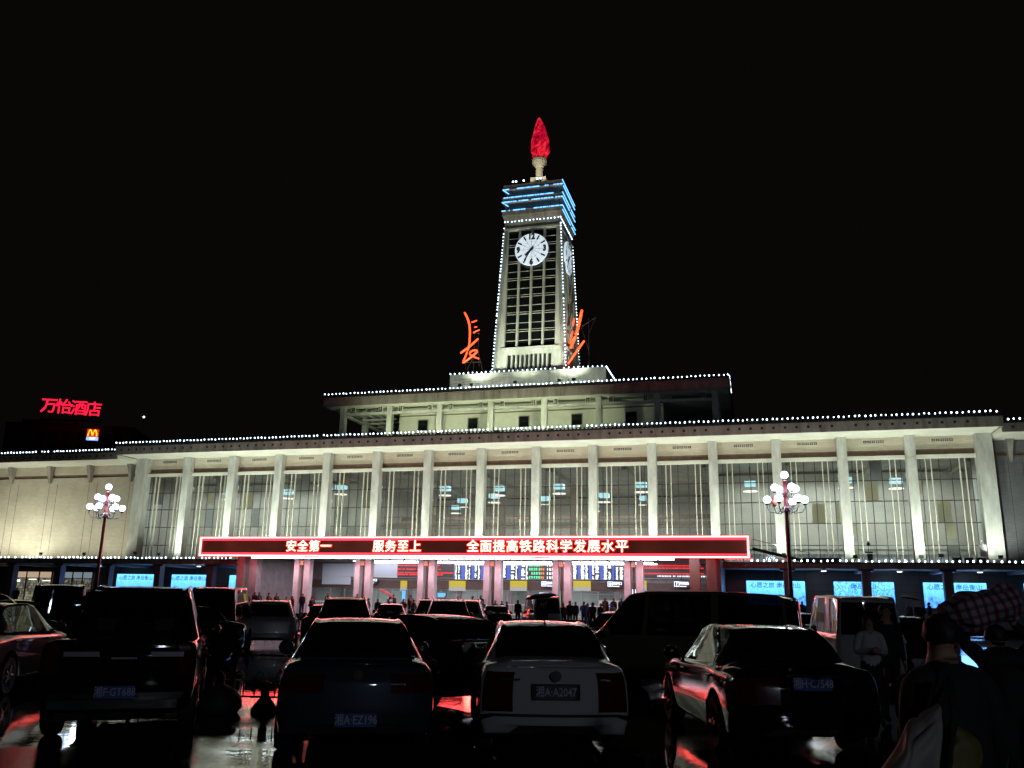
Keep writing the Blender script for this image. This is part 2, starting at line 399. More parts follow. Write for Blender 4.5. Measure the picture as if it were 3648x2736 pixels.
m.build('curtain', 'blank_white', hall, HO)
for i, (x, z0, z1) in enumerate(((35.5, 11.4, 13.3), (41.6, 9.4, 11.4), (-34.5, 13.4, 15.2), (-39.5, 13.4, 15.2), (30.6, 9.4, 11.3), (-16.4, 11.4, 13.3))):
    m = MB(); m.box(x - .58, x + .58, 1.3, 1.33, z0, z1)
    for q in range(9): m.box(x - .58, x + .58, 1.28, 1.30, z0 + .05 + q * .2, z0 + .11 + q * .2)
    m.build('window_blind', 'blind_yellow', hall, HO)
random.seed(11)
for (x, y, z) in ((-28.4, 5, 13.0), (-37, 6, 13.1), (-21.5, 5, 13.4), (-9, 6, 13.2), (-2.6, 6, 13.1), (4.2, 6, 13.2), (13.3, 5, 13.1), (24.4, 5, 13.0), (33.6, 5, 13.2), (38.5, 7, 13.3), (-5, 12, 13), (8, 13, 13), (0, 17, 13.2), (12, 18, 13.2), (-11, 18, 13.2), (5, 23, 13), (-14, 24, 13)):
    m = MB(); m.cur = 0
    m.box(x - .55, x + .55, y - .5, y + .5, z + .5, z + 1.0); m.cur = 1
    m.lathe([(.02, z - .1), (.75, z - .05), (.7, z + .02), (.02, z + .05)], (x, y, 0), 14); m.cur = 2; m.box(x - .04, x + .04, y - .04, y + .04, z + 1.0, 15.5)
    m.build('ceiling_lamp', ['hall_lamp', 'hall_disc', 'frame_dark'], hall, HO)
for (x, y, e, w) in ((-34, 5.2, 1700, 18), (33, 5.2, 2500, 20), (-10, 8, 1700, 18), (10, 8, 1700, 18), (0, 20, 3200, 30)):
    lamp('hall_light', 'AREA', hall, (x, y, 15.0 - 5.3 - .6), e, (.92, .98, 1.0), (0, 0, -1), sx=w, sy=3)

# ------------------------------------------------------------------ side wings
def wing(sg, label, bm_, fm):
    t = sthing('station_wing', label, 'station wing', (sg * 63, 1, 5.3)); og = (sg * 63, 1, 5.3)
    a, b = sorted((sg * 46.02, sg * 82))
    m = MB(); m.box(a, b, 1.6, 20, 5.0, 15.5); m.box(a, b, 1.6, 20, 15.9, 16.95); m.build('wall', bm_, t, og)
    m = MB(); m.box(a, b, 1.72, 20, 15.5, 15.9); m.build('frieze_band', 'band_brown', t, og)
    m = MB(); m.box(a, b, -3.2, 20, 16.95, 17.06); m.box(a, b, -3.15, 20, 17.06, 17.6); m.build('roof', 'soffit_white', t, og)
    m = MB(); m.box(a, b, -3.32, -3.15, 16.85, 17.62); m.build('fascia', fm, t, og)
    m = MB(); m.box(a, b, -3.42, 20, 17.625, 17.74)
    for i in range(88):
        x = a + .1 + i * .4; m.box(x, x + .16, -3.48, -3.3, 17.63, 17.85)
    m.build('eaves_tiles', 'tile_roof', t, og)
    repeat('fascia_stud', STUD, t, [(sg * (46.9 + i * .95) - og[0], -3.33 - og[1], 17.27 - og[2]) for i in range(24)])
    for i in range(6):
        x = sg * (47.6 + 5.9 * i); m = MB()
        m.frustum([(x - .12, 1.25, 14.9), (x + .12, 1.25, 14.9), (x + .12, 1.6, 14.9), (x - .12, 1.6, 14.9)], [(x - .3, .75, 16.95), (x + .3, .75, 16.95), (x + .3, 1.6, 16.95), (x - .3, 1.6, 16.95)])
        m.build('bracket', 'concrete_stained', t, og)
        m = MB()
        for dx in (-.2, 1.0): m.box(x + dx - .015, x + dx + .015, 1.585, 1.61, 5.2, 14.9)
        m.build('wall_joint', 'vent_dark', t, og)
    return t
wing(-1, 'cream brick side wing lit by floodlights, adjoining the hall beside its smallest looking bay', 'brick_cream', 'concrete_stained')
wing(1, 'dark unlit grey side wing beyond the last hall column with floodlights at its foot', 'brick_unlit', 'concrete_stained')

# ------------------------------------------------------------------ rooftop pavilion
pav = sthing('rooftop_pavilion', 'flat roofed rooftop pavilion with slender posts below the clock tower', 'pavilion', (0, 3, 18.3)); PO = (0, 3, 18.3)
PC = [-21.1, -15.2, -9.1, -3.05, 3.05, 9.1, 15.3, 21.3]
for x in PC:
    m = MB(); m.box(x - .3, x + .3, 3.3, 3.95, 18.36, 23.25); m.build('post', 'concrete_pale', pav, PO)
for x in (-21.1, 21.3):
    for y in (9.3, 15.3): m = MB(); m.box(x - .3, x + .3, y, y + .6, 18.36, 23.25); m.build('post', 'concrete_pale', pav, PO)
m = MB()
for i in range(7): m.box(PC[i] + .3, PC[i + 1] - .3, 3.42, 3.8, 22.35, 22.62)
for x in (-21.1, 21.3):
    for y in (3.95, 9.9): m.box(x - .2, x + .2, y, y + 5.4, 22.35, 22.62)
m.build('tie_beam', 'concrete_pale', pav, PO)
m = MB()
for i in range(4): m.box(-21 + .2, -16.2, 8 + i * 2.2, 8.25 + i * 2.2, 22.62, 22.85); m.box(-20.6 + i * 1.1, -20.4 + i * 1.1, 3.9, 16, 22.9, 23.1)
m.build('roof_joist', 'concrete_pale', pav, PO)
m = MB(); m.box(-15.6, 15.6, 7.2, 20, 18.36, 22.75); m.box(-15.6, 15.6, 7.2, 20, 22.9, 23.25); m.build('wall', 'soffit_white', pav, PO)
m = MB(); m.box(-15.6, 15.6, 7.3, 20, 22.75, 22.9); m.build('wall_groove', 'band_brown', pav, PO)
for x in (-12.5, -6.3, -.2, 5.95, 12.05):
    m = MB(); m.box(x - .58, x + .58, 7.10, 7.24, 20.88, 22.22); w = m.build('window', 'tower_glass', pav, PO)
    m = MB(); m.box(x - .66, x - .58, 7.05, 7.2, 20.8, 22.3); m.box(x + .58, x + .66, 7.05, 7.2, 20.8, 22.3); m.box(x - .58, x + .58, 7.05, 7.2, 22.22, 22.3); m.build('window_frame', 'concrete_stained', w, PO)
m = MB()
for i in range(24):
    x = -15.3 + i * 1.3
    m.box(x, x + .85, 6.7, 6.8, 20.2, 20.75)
m.box(-15.6, 15.6, 6.62, 6.9, 20.75, 20.9); m.box(-15.6, 15.6, 6.62, 6.9, 18.36, 20.2); m.build('balcony_parapet', 'concrete_pale', pav, PO)
for x in PC:
    for dx in (-1.2, 1.3):
        xx = x + dx
        if -21.5 < xx < 21.6:
            m = MB(); m.cur = 0; m.box(xx - .25, xx + .25, 3.5, 3.62, 22.62, 23.25); m.cur = 1
            for q in range(2):
                for r_ in range(3): m.box(xx - .19 + q * .21, xx - .03 + q * .21, 3.47, 3.495, 22.68 + r_ * .19, 22.83 + r_ * .19)
            m.build('fretwork_bracket', ['soffit_white', 'vent_dark'], pav, PO)
m = MB(); m.box(-22.75, 22.75, 2.0, 22, 23.25, 23.37); m.box(-22.7, 22.7, 2.03, 22, 23.37, 24.35); m.build('roof', 'soffit_white', pav, PO)
m = MB(); m.box(-22.85, 22.85, 1.88, 2.03, 23.17, 24.2); m.box(-22.85, -22.7, 2.03, 22, 23.17, 24.2); m.box(22.7, 22.85, 2.03, 22, 23.17, 24.2); m.build('fascia', 'concrete_stained', pav, PO)
m = MB(); m.box(-22.9, 22.9, 1.8, 22, 24.355, 24.47); m.build('eaves_tiles', 'tile_roof', pav, PO)

# ------------------------------------------------------------------ clock tower on its plinth
TC = -.12
tow = sthing('clock_tower', 'tall tapering clock tower with round white clock, tiered crown and red flame', 'clock tower', (TC, 13.1, 24.4)); TO = (TC, 13.1, 24.4)
m = MB(); m.box(-9.3, 9.3, 7, 20, 24.45, 27.55); m.build('plinth', 'concrete_pale', tow, TO)
m = MB(); m.box(-9.75, 9.75, 6.5, 20.5, 24.45, 25.6); m.build('plinth_step', 'concrete_pale', tow, TO)
def hw(z): return 4.42 - (z - 28.3) * (4.42 - 3.52) / (47.55 - 28.3)
CY = 13.1; Z0, Z1 = 27.55, 47.55; ZA, ZB = 31.0, 46.45
def tower_side(rot):
    """shell of one side with the tall glazed opening; rot 0 = front, 1 = right"""
    def T(x, d, z):                                     # x along the side, d = outward offset, z
        h = hw(z) + d
        return (TC + x, CY - h, z) if rot == 0 else ((TC + h, CY + x, z) if rot == 1 else ((TC - x, CY + h, z) if rot == 2 else (TC - h, CY - x, z)))
    def quad(m, x0, x1, z0, z1, d0=0.0, dd=.5):          # slab hugging the tapered side
        xs = (lambda z, x: max(-hw(z), min(hw(z), x)))
        a = [T(xs(z0, x0), d0, z0), T(xs(z0, x1), d0, z0), T(xs(z0, x1), d0 - dd, z0), T(xs(z0, x0), d0 - dd, z0)]
        b = [T(xs(z1, x0), d0, z1), T(xs(z1, x1), d0, z1), T(xs(z1, x1), d0 - dd, z1), T(xs(z1, x0), d0 - dd, z1)]
        m.frustum(a, b)
    H = 3.08
    m = MB(); quad(m, -9, -H, Z0, Z1); quad(m, H, 9, Z0, Z1); quad(m, -H, H, ZB, Z1); quad(m, -H, -2.7, Z0, ZA); quad(m, 2.7, H, Z0, ZA)
    quad(m, -2.7, 2.7, 30.15, ZA)
    for i in range(9): x = -2.7 + (i + 1) * .54; quad(m, x - .09, x + .09, Z0, 30.15, -.02, .45)
    m.build('wall', 'concrete_pale', tow, TO)
    m = MB(); quad(m, -2.7, 2.7, Z0, 30.15, -.45, .2); m.build('vent_slot', 'vent_dark', tow, TO)
    m = MB(); quad(m, -3.6, 3.6, 30.72, 30.98, .22, .30); m.build('ledge', 'concrete_pale', tow, TO); m = MB(); quad(m, -3.5, 3.5, 46.5, 46.75, .1, .2); m.build('ledge', 'concrete_pale', tow, TO)
    m = MB(); quad(m, -H, H, ZA, ZB, -.42, .08); w = m.build('window', 'tower_glass', tow, TO)
    m = MB()
    for x in (-1.6, -.02, 1.56): quad(m, x - .12, x + .12, ZA, ZB, -.02, .38)
    m.build('mullion', 'concrete_pale', w, TO)
    m = MB(); z = ZA + .95
    for i in range(14):
        quad(m, -H, H, z, z + .05, -.34, .06)
        if i % 2: quad(m, -H, H, z + .28, z + .32, -.35, .05)
        z += 1.12
    m.build('transom', 'fin_pale', w, TO)
for k in range(4): tower_side(k)
m = MB(); m.box(TC - 2.9, TC + 2.9, CY - 2.9, CY + 2.9, 27.6, 47.5); m.build('core', 'dark_wall', tow, TO)
# crown: three projecting tiers
def sq(h, z): return [(TC - h, CY - h, z), (TC + h, CY - h, z), (TC + h, CY + h, z), (TC - h, CY + h, z)]
m = MB(); m.frustum(sq(3.5, 47.56), sq(3.84, 48.4)); m.frustum(sq(3.86, 48.4), sq(3.86, 49.02)); m.build('crown_tier', 'concrete_stained', tow, TO)
m = MB(); m.frustum(sq(3.2, 49.02), sq(3.2, 49.9)); m.frustum(sq(3.22, 49.9), sq(3.82, 50.2)); m.frustum(sq(3.84, 50.2), sq(3.84, 50.78)); m.build('crown_tier', 'concrete_stained', tow, TO)
m = MB(); m.frustum(sq(3.15, 50.78), sq(3.15, 51.6)); m.frustum(sq(3.18, 51.6), sq(3.78, 51.92)); m.frustum(sq(3.80, 51.92), sq(3.80, 52.55)); m.build('crown_tier', 'concrete_stained', tow, TO)
m = MB(); m.box(TC - 1.0, TC + 1.0, CY - 1.0, CY + 1.0, 52.55, 54.75); m.build('torch_base', 'torch_stone', tow, TO)
m = MB(); m.lathe([(.55, 54.75), (.50, 54.9), (.46, 56.4), (.5, 56.5)], (TC - .05, CY, 0), 20)
m.build('torch_stem', 'torch_stone', tow, TO, smooth=True)
m = MB(); m.lathe([(.5, 56.45), (.55, 56.6), (.95, 57.1), (1.0, 57.6), (.93, 57.75), (.6, 57.8)], (TC - .05, CY, 0), 24); m.build('torch_cup', 'torch_stone', tow, TO, smooth=True)
def flame():
    bm = bmesh.new(); bmesh.ops.create_icosphere(bm, subdivisions=5, radius=1.0)
    from mathutils import noise as nz
    for v in bm.verts:
        d = v.co.normalized(); z = (d.z + 1) / 2; a = math.atan2(d.y, d.x)
        prof = [(0, .70), (.06, .95), (.16, 1.18), (.30, 1.15), (.5, 1.0), (.68, .80), (.83, .52), (.94, .25), (1, .04)]
        for (p0, r0), (p1, r1) in zip(prof, prof[1:]):
            if p0 <= z <= p1: rad = r0 + (r1 - r0) * (z - p0) / (p1 - p0); break
        tw = a + z * 1.6
        k = nz.noise(Vector((d.x * 2.2, d.y * 2.2, z * 5.5))) * .22 + .10 * math.sin(3 * tw + 4 * z) + .05 * math.sin(7 * tw - 9 * z)
        rad *= 1 + k * (1 - z * .6)
        h = math.hypot(d.x, d.y) or 1e-6
        v.co = Vector((d.x / h * rad + .10 * math.sin(z * 5), d.y / h * rad, z * 6.1))
    me = bpy.data.meshes.new('flame'); bm.to_mesh(me); bm.free(); me.shade_smooth()
    m, n, l, b = nodes('flame_red'); tc = n.new('ShaderNodeTexCoord')
    no = n.new('ShaderNodeTexNoise'); no.inputs['Scale'].default_value = 1.5; no.inputs['Detail'].default_value = 4; no.inputs['Distortion'].default_value = 1.2
    mp = n.new('ShaderNodeMapping'); mp.inputs['Scale'].default_value = (1, 1, .7); l.new(tc.outputs['Object'], mp.inputs['Vector']); l.new(mp.outputs['Vector'], no.inputs['Vector'])
    rp = n.new('ShaderNodeValToRGB'); e = rp.color_ramp.elements; e[0].position = .34; e[0].color = (.10, .0, .008, 1); e[1].position = .66; e[1].color = (1.0, .045, .06, 1)
    ee = e.new(.48); ee.color = (.62, .004, .03, 1); ee = e.new(.55); ee.color = (.80, .008, .035, 1)
    l.new(no.outputs['Fac'], rp.inputs['Fac']); l.new(rp.outputs['Color'], b.inputs['Emission Color']); b.inputs['Emission Strength'].default_value = .8
    b.inputs['Base Color'].default_value = (.3, .01, .02, 1); b.inputs['Roughness'].default_value = .2
    me.materials.append(m)
    o = bpy.data.objects.new('flame', me); COL.objects.link(o); o.parent = tow; o.location = (-.05, 0, 57.8 - 24.4)
flame()
for (x, y) in ((-1.2, -3.5), (.6, -3.6), (1.0, -3.6), (-2.6, -3.5), (-2.2, -3.5)):
    m = MB(); m.sphere((TC + x, CY + y, 53.1), .12, 8, 6); rl = m.build('roof_lamp', 'bulb_light', tow, TO)
    m = MB(); m.box(TC + x - .05, TC + x + .05, CY + y - .05, CY + y + .05, 52.55, 53.0); m.build('stand', 'steel_dark', rl, TO)
for x in (-1.8, 1.8): lamp('stem_light', 'SPOT', tow, (x, -3.2, 53.4 - 24.4), 420, (1.0, .92, .68), (-x * .9, 3.4, 3.6), R(60))
def clock(rot):
    zc = 43.57; base = bpy.data.objects.new('clock', None)
    def P(x, z, d):
        h = hw(zc) + .05 + d
        return (TC + x, CY - h, zc + z) if rot == 0 else (TC + h, CY + x, zc + z)
    def flat(m, pts, d0, d1):
        b = len(m.v); n = len(pts); m.v += [P(x, z, d0) for x, z in pts] + [P(x, z, d1) for x, z in pts]
        m.face([b + i for i in range(n)]); m.face([b + n + i for i in reversed(range(n))])
        for i in range(n): j = (i + 1) % n; m.face([b + j, b + i, b + n + i, b + n + j])
    m = MB(); flat(m, [(2.08 * math.cos(i * math.pi / 32), 2.08 * math.sin(i * math.pi / 32)) for i in range(64)], -.1, .12)
    ck = m.build('clock', 'clock_face', tow, TO)
    def bar(m, ang, r0, r1, w0, w1, d=.125, t=.02):
        a = R(90 - ang); c, s = math.cos(a), math.sin(a)
        flat(m, [(c * r0 - s * w0, s * r0 + c * w0), (c * r0 + s * w0, s * r0 - c * w0), (c * r1 + s * w1, s * r1 - c * w1), (c * r1 - s * w1, s * r1 + c * w1)], d, d + t)
    m = MB()
    for k in range(12):
        if k % 3: bar(m, k * 30, 1.40, 1.98, .10, .10)
        bar(m, k * 30, 0, 1.5, .02, .02, .121, .003)
    for k in range(48):
        a0, a1 = k * 7.5, (k + 1) * 7.5
        flat(m, [(r * math.sin(R(a)), r * math.cos(R(a))) for r, a in ((1.0, a0), (1.02, a0), (1.02, a1), (1.0, a1))], .121, .126)
    m.build('hour_mark', 'clock_black', ck, TO)
    for txt, k in (('12', 0), ('3', 3), ('6', 6), ('9', 9)):
        a = R(k * 30); x, z = 1.66 * math.sin(a), 1.66 * math.cos(a)
        p = P(x, z, .135); o = add_text('numeral', txt, 1.05, 'clock_black', ck, (p[0] - TO[0], p[1] - TO[1], p[2] - TO[2]), (R(90), 0, R(90) * rot), .02, .07, sx=.8)
    m = MB(); bar(m, 213, -.45, 1.62, .10, .06, .17, .02); bar(m, 226, -.3, 1.1, .15, .10, .15, .02)
    flat(m, [(.16 * math.cos(i * math.pi / 8), .16 * math.sin(i * math.pi / 8)) for i in range(16)], .15, .22)
    m.build('hand', 'clock_black', ck, TO)
emat('clock_face', (.70, .85, 1.0), .72, (.7, .7, .7)); pm('clock_black', (.006, .006, .008), .5)
clock(0); clock(1)
# ------------------------------------------------------------------ low side canopies with posters and shops
def canopy(sg, label):
    og = (sg * 48, -7, 0); t = sthing('station_canopy', label, 'canopy', og)
    a, b = sorted((sg * 22.0, sg * 78))
    m = MB(); m.box(a, b, -11.1, .9, 4.78, 5.05); m.build('roof', 'concrete_stained', t, og)
    m = MB(); m.box(a, b, -11.22, -11.1, 4.68, 5.08); m.build('fascia', 'concrete_stained', t, og)
    m = MB(); m.box(a, b, -11.28, -10.9, 5.084, 5.17); m.build('eaves_tiles', 'tile_roof', t, og)
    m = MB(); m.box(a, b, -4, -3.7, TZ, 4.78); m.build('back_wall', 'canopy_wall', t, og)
    m = MB()
    for i in range(12):
        x = a + 2 + i * 4.7; m.box(x, x + .03, -4.025, -3.99, TZ, 4.78)
    m.box(a, b, -4.02, -3.995, 3.0, 3.03); m.build('wall_joint', 'vent_dark', t, og)
    for i in range(9):
        x = sg * (27.1 + 6 * i)
        m = MB(); m.box(x - .33, x + .33, -10.9, -10.2, TZ, 4.5); c = m.build('column', 'stone_purple', t, og)
        m = MB(); m.box(x - .6, x + .6, -10.95, -10.1, 4.5, 4.78); m.build('capital', 'stone_brown', c, og)
        m = MB(); m.box(x - .2, x + .2, -10.1, -4, 4.5, 4.78); m.build('beam', 'stone_purple', t, og)
    return t, og
canL, oL = canopy(-1, 'low canopy with two lit shops and blue posters under the cream brick wing')
canR, oR = canopy(1, 'low canopy with blue posters under the dark unlit wing')
def downlight(t, og, x, y=-8, e=25):
    m = MB(); m.lathe([(.22, 4.60), (.24, 4.66), (.2, 4.78)], (x, y, 0), 12); m.cur = 1; m.lathe([(.02, 4.57), (.2, 4.58), (.2, 4.60), (.02, 4.601)], (x, y, 0), 12)
    m.build('ceiling_lamp', ['paint_white', 'downlight'], t, og)
    lamp('canopy_light', 'POINT', t, (x - og[0], y - og[1], 4.35 - og[2]), e, (.62, .80, 1.0), radius=.2)
for x in (30.1, 36, 42): downlight(canR, oR, x)
downlight(canL, oL, -30.4); downlight(canL, oL, -43.4, -7, 6)
# light box posters on the canopy back walls
def poster_mat(name, seed, tree):
    m, n, l, b = nodes(name); tc = n.new('ShaderNodeTexCoord'); sp = n.new('ShaderNodeSeparateXYZ'); l.new(tc.outputs['Generated'], sp.inputs[0])
    def mth(op, a, b_=None):
        q = n.new('ShaderNodeMath'); q.operation = op
        for i, v in enumerate((a, b_)):
            if v is None: continue
            if isinstance(v, (int, float)): q.inputs[i].default_value = v
            else: l.new(v, q.inputs[i])
        return q.outputs[0]
    cb = n.new('ShaderNodeCombineXYZ'); l.new(mth('MULTIPLY', sp.outputs['X'], 2.6), cb.inputs['X']); cb.inputs['Y'].default_value = seed; l.new(mth('MULTIPLY', sp.outputs['Z'], .0), cb.inputs['Z'])
    no = n.new('ShaderNodeTexNoise'); no.inputs['Scale'].default_value = 1.6; no.inputs['Detail'].default_value = 6; l.new(cb.outputs[0], no.inputs['Vector'])
    ridge = mth('SUBTRACT', mth('MULTIPLY', no.outputs['Fac'], .75), sp.outputs['Z'])          # >0 below the ridge line
    rm = n.new('ShaderNodeValToRGB'); rm.color_ramp.elements[0].position = .0; rm.color_ramp.elements[1].position = .04; l.new(ridge, rm.inputs['Fac'])
    sky = n.new('ShaderNodeValToRGB'); e = sky.color_ramp.elements; e[0].position = .1; e[0].color = (.05, .26, .95, 1); e[1].position = .95; e[1].color = (.14, .52, 1, 1)
    l.new(sp.outputs['Z'], sky.inputs['Fac'])
    n2 = n.new('ShaderNodeTexNoise'); n2.inputs['Scale'].default_value = 7; n2.inputs['Detail'].default_value = 7
    mp = n.new('ShaderNodeMapping'); mp.inputs['Location'].default_value = (seed, seed, 0); mp.inputs['Scale'].default_value = (2.5, 1, .6); l.new(tc.outputs['Generated'], mp.inputs['Vector']); l.new(mp.outputs['Vector'], n2.inputs['Vector'])
    mt = n.new('ShaderNodeValToRGB'); e = mt.color_ramp.elements; e[0].position = .35; e[0].color = (.02, .10, .50, 1); e[1].position = .65; e[1].color = (.12, .38, .85, 1); l.new(n2.outputs['Fac'], mt.inputs['Fac'])
    mx = n.new('ShaderNodeMixRGB'); l.new(rm.outputs['Color'], mx.inputs['Fac']); l.new(sky.outputs['Color'], mx.inputs['Color1']); l.new(mt.outputs['Color'], mx.inputs['Color2'])
    last = mx.outputs['Color']
    n3 = n.new('ShaderNodeTexNoise'); n3.inputs['Scale'].default_value = 5 if not tree else 3.2; n3.inputs['Detail'].default_value = 8; n3.inputs['Distortion'].default_value = 3.0 if tree else .5; l.new(mp.outputs['Vector'], n3.inputs['Vector'])
    tm = n.new('ShaderNodeValToRGB'); e = tm.color_ramp.elements; e[0].position = .44; e[0].color = (1, 1, 1, 1); e[1].position = .56; e[1].color = (1, 1, 1, 1); k = e.new(.5); k.color = (.12, .25, .5, 1) if tree else (.75, .82, .95, 1)
    l.new(n3.outputs['Fac'], tm.inputs['Fac'])
    m2 = n.new('ShaderNodeMixRGB'); m2.blend_type = 'MULTIPLY'; m2.inputs['Fac'].default_value = 1; l.new(last, m2.inputs['Color1']); l.new(tm.outputs['Color'], m2.inputs['Color2'])
    l.new(m2.outputs['Color'], b.inputs['Emission Color']); b.inputs['Emission Strength'].default_value = 2.3; b.inputs['Base Color'].default_value = (.02, .03, .05, 1); b.inputs['Roughness'].default_value = .15
poster_mat('poster_lake', 3.1, False); poster_mat('poster_hill', 8.7, False); poster_mat('poster_tree', 5.3, True)
emat('poster_ink', (.05, .22, .75), .6)
for x0, x1, mt, lab, txt in (
        (-43.3, -38.4, 'poster_lake', 'blue lakeside light box nearest the lit shops under the left canopy', '心愿之旅 南岳衡山'),
        (-36.3, -32.0, 'poster_hill', 'blue light box with a pale hilltop above dark ridges, left canopy', '心愿之旅 南岳衡山'),
        (-29.2, -24.2, 'poster_lake', 'blue light box half hidden by pillars beside the station entrance', '心愿之旅'),
        (23.7, 28.7, 'poster_hill', 'pale blue mountain light box behind the lamp post', '心愿之旅 南岳衡山'),
        (31.1, 36.0, 'poster_tree', 'blue light box with dark bare tree branches', '南岳衡山'),
        (38.3, 43.2, 'poster_hill', 'blue mountain light box above the carried sack', '心愿之旅 南岳衡山'),
        (46.0, 50.8, 'poster_lake', 'blue light box at the far right end of the canopy', '心愿之旅')):
    og = ((x0 + x1) / 2, -4.1, 1.9); t = sthing('poster_light_box', lab, 'poster', og, 'blue light box posters under the canopies')
    m = MB(); m.box(x0, x1, -4.16, -4.04, 1.75, 3.85); m.build('poster', mt, t, og)
    f = MB(); f.box(x0 - .06, x0, -4.2, -4.03, 1.69, 3.91); f.box(x1, x1 + .06, -4.2, -4.03, 1.69, 3.91); f.box(x0, x1, -4.2, -4.03, 3.85, 3.91); f.box(x0, x1, -4.2, -4.03, 1.69, 1.75); f.build('frame', 'steel_dark', t, og)
    add_text('lettering', txt, .52, 'poster_ink', t, (0, -.075, 1.55), bold=.006, depth=.01)
    lamp('poster_light', 'AREA', t, (0, -.25, 1.0), 60, (.22, .48, 1.0), (0, -1, -.15), sx=4.5, sy=1.9)
# shops under the left canopy
def shelf_mat(name, warm, seed):
    m, n, l, b = nodes(name); tc = n.new('ShaderNodeTexCoord'); mp = n.new('ShaderNodeMapping'); mp.inputs['Scale'].default_value = (1, 1, 1); mp.inputs['Location'].default_value = (seed, 0, 0); l.new(tc.outputs['Object'], mp.inputs['Vector'])
    sp = n.new('ShaderNodeSeparateXYZ'); cb = n.new('ShaderNodeCombineXYZ'); l.new(mp.outputs['Vector'], sp.inputs[0]); l.new(sp.outputs['X'], cb.inputs['X']); l.new(sp.outputs['Z'], cb.inputs['Y'])
    br = n.new('ShaderNodeTexBrick'); br.inputs['Brick Width'].default_value = .16; br.inputs['Row Height'].default_value = .30; br.inputs['Mortar Size'].default_value = .02; br.inputs['Scale'].default_value = 1
    br.inputs['Color1'].default_value = (.9, .85, .6, 1); br.inputs['Color2'].default_value = (.12, .10, .10, 1); br.inputs['Mortar'].default_value = (.05, .04, .03, 1); l.new(cb.outputs[0], br.inputs['Vector'])
    no = n.new('ShaderNodeTexNoise'); no.inputs['Scale'].default_value = 2.2; l.new(cb.outputs[0], no.inputs['Vector'])
    mx = n.new('ShaderNodeMixRGB'); mx.blend_type = 'MULTIPLY'; mx.inputs['Fac'].default_value = .7; l.new(br.outputs['Color'], mx.inputs['Color1']); l.new(no.outputs['Color'], mx.inputs['Color2'])
    l.new(mx.outputs['Color'], b.inputs['Base Color']); l.new(mx.outputs['Color'], b.inputs['Emission Color']); b.inputs['Emission Strength'].default_value = warm
shelf_mat('shop_goods', .55, 0); shelf_mat('shop_goods_cool', .3, 3.3)
emat('shop_header', (.85, .62, .45), .55); emat('shop_header_cool', (.5, .62, .72), .35); emat('shop_strip', (.8, 1, .7), 2.5); pm('shop_sign_red', (.10, .018, .015), .6)
for x0, x1, gm, hm, lab, cool in ((-57.2, -52.0, 'shop_goods', 'shop_header', 'warmly lit shop front with stocked shelves and dark red sign band', 0), (-50.5, -46.5, 'shop_goods_cool', 'shop_header_cool', 'cooler dim lit shop front beside the first poster', 1)):
    og = ((x0 + x1) / 2, -4.1, TZ); t = sthing('shop_front', lab, 'shop', og)
    m = MB(); m.box(x0, x1, -4.10, -4.03, TZ + .02, 3.3); m.build('display_window', gm, t, og)
    w = (x1 - x0) / 3
    m = MB()
    for k in range(3): m.box(x0 + k * w + .06, x0 + (k + 1) * w - .06, -4.14, -4.1, 3.36, 4.0)
    m.build('header_panel', hm, t, og)
    m = MB()
    for k in range(4): m.box(x0 + k * w - .05, x0 + k * w + .05, -4.22, -4.105, TZ, 4.1)
    m.box(x0, x1, -4.21, -4.11, 3.3, 3.36); m.box(x0, x1, -4.21, -4.11, 4.02, 4.1); m.build('frame', 'steel_dark', t, og)
    m = MB(); m.box(x0 + w * 1.2, x0 + w * 1.8, -4.18, -4.13, 3.12, 3.2); m.box(x0 + w * 2.3, x0 + w * 2.9, -4.18, -4.13, 3.0, 3.06); m.box(x0 + w * .3, x0 + w * .5, -4.18, -4.13, 2.9, 3.1); m.build('strip_lamp', 'shop_strip' if not cool else 'shop_header_cool', t, og)
    m = MB(); m.box(x0 - .1, x1 + .1, -4.3, -4.05, 4.12, 4.7); m.build('sign_band', 'shop_sign_red' if not cool else 'dark_wall', t, og)
    lamp('shop_light', 'AREA', t, (0, -.4, 2.2), 25 if not cool else 10, (1, .9, .65) if not cool else (.7, .85, 1), (0, -1, -.5), sx=4, sy=1)

# ------------------------------------------------------------------ entrance portico
por = sthing('station_portico', 'bright open entrance portico with paired columns below the red sign', 'portico', (0, -9, 0)); OP = (0, -9, 0)
m = MB(); m.box(-22.0, 22.0, -16.6, .9, 5.42, 5.6); m.build('roof', 'portico_soffit', por, OP)
m = MB(); m.box(-22.0, 22.0, -16.75, -16.6, 5.36, 5.75); m.build('fascia', 'concrete_stained', por, OP)
for k in (-15, -9, -3, 3, 9, 15):
    for dx, w in ((-.52, .25), (.5, .28)):
        m = MB(); m.box(k + dx - w, k + dx + w, -14.7, -14.0, TZ, 5.42); m.build('column', 'portico_column', por, OP)
    m = MB(); m.cur = 0; m.box(k - .2, k + .16, -14.78, -14.45, 4.55, 4.95); m.cur = 1; m.box(k - .24, k + .2, -14.8, -14.43, 4.95, 5.0); m.box(k - .24, k + .2, -14.8, -14.43, 4.5, 4.55); m.box(k - .08, k + .04, -14.5, -14.2, TZ, 4.5); m.box(k - .06, k + .04, -14.65, -14.5, 5.0, 5.42)
    m.build('lantern', ['lantern_body', 'stone_brown'], por, OP)
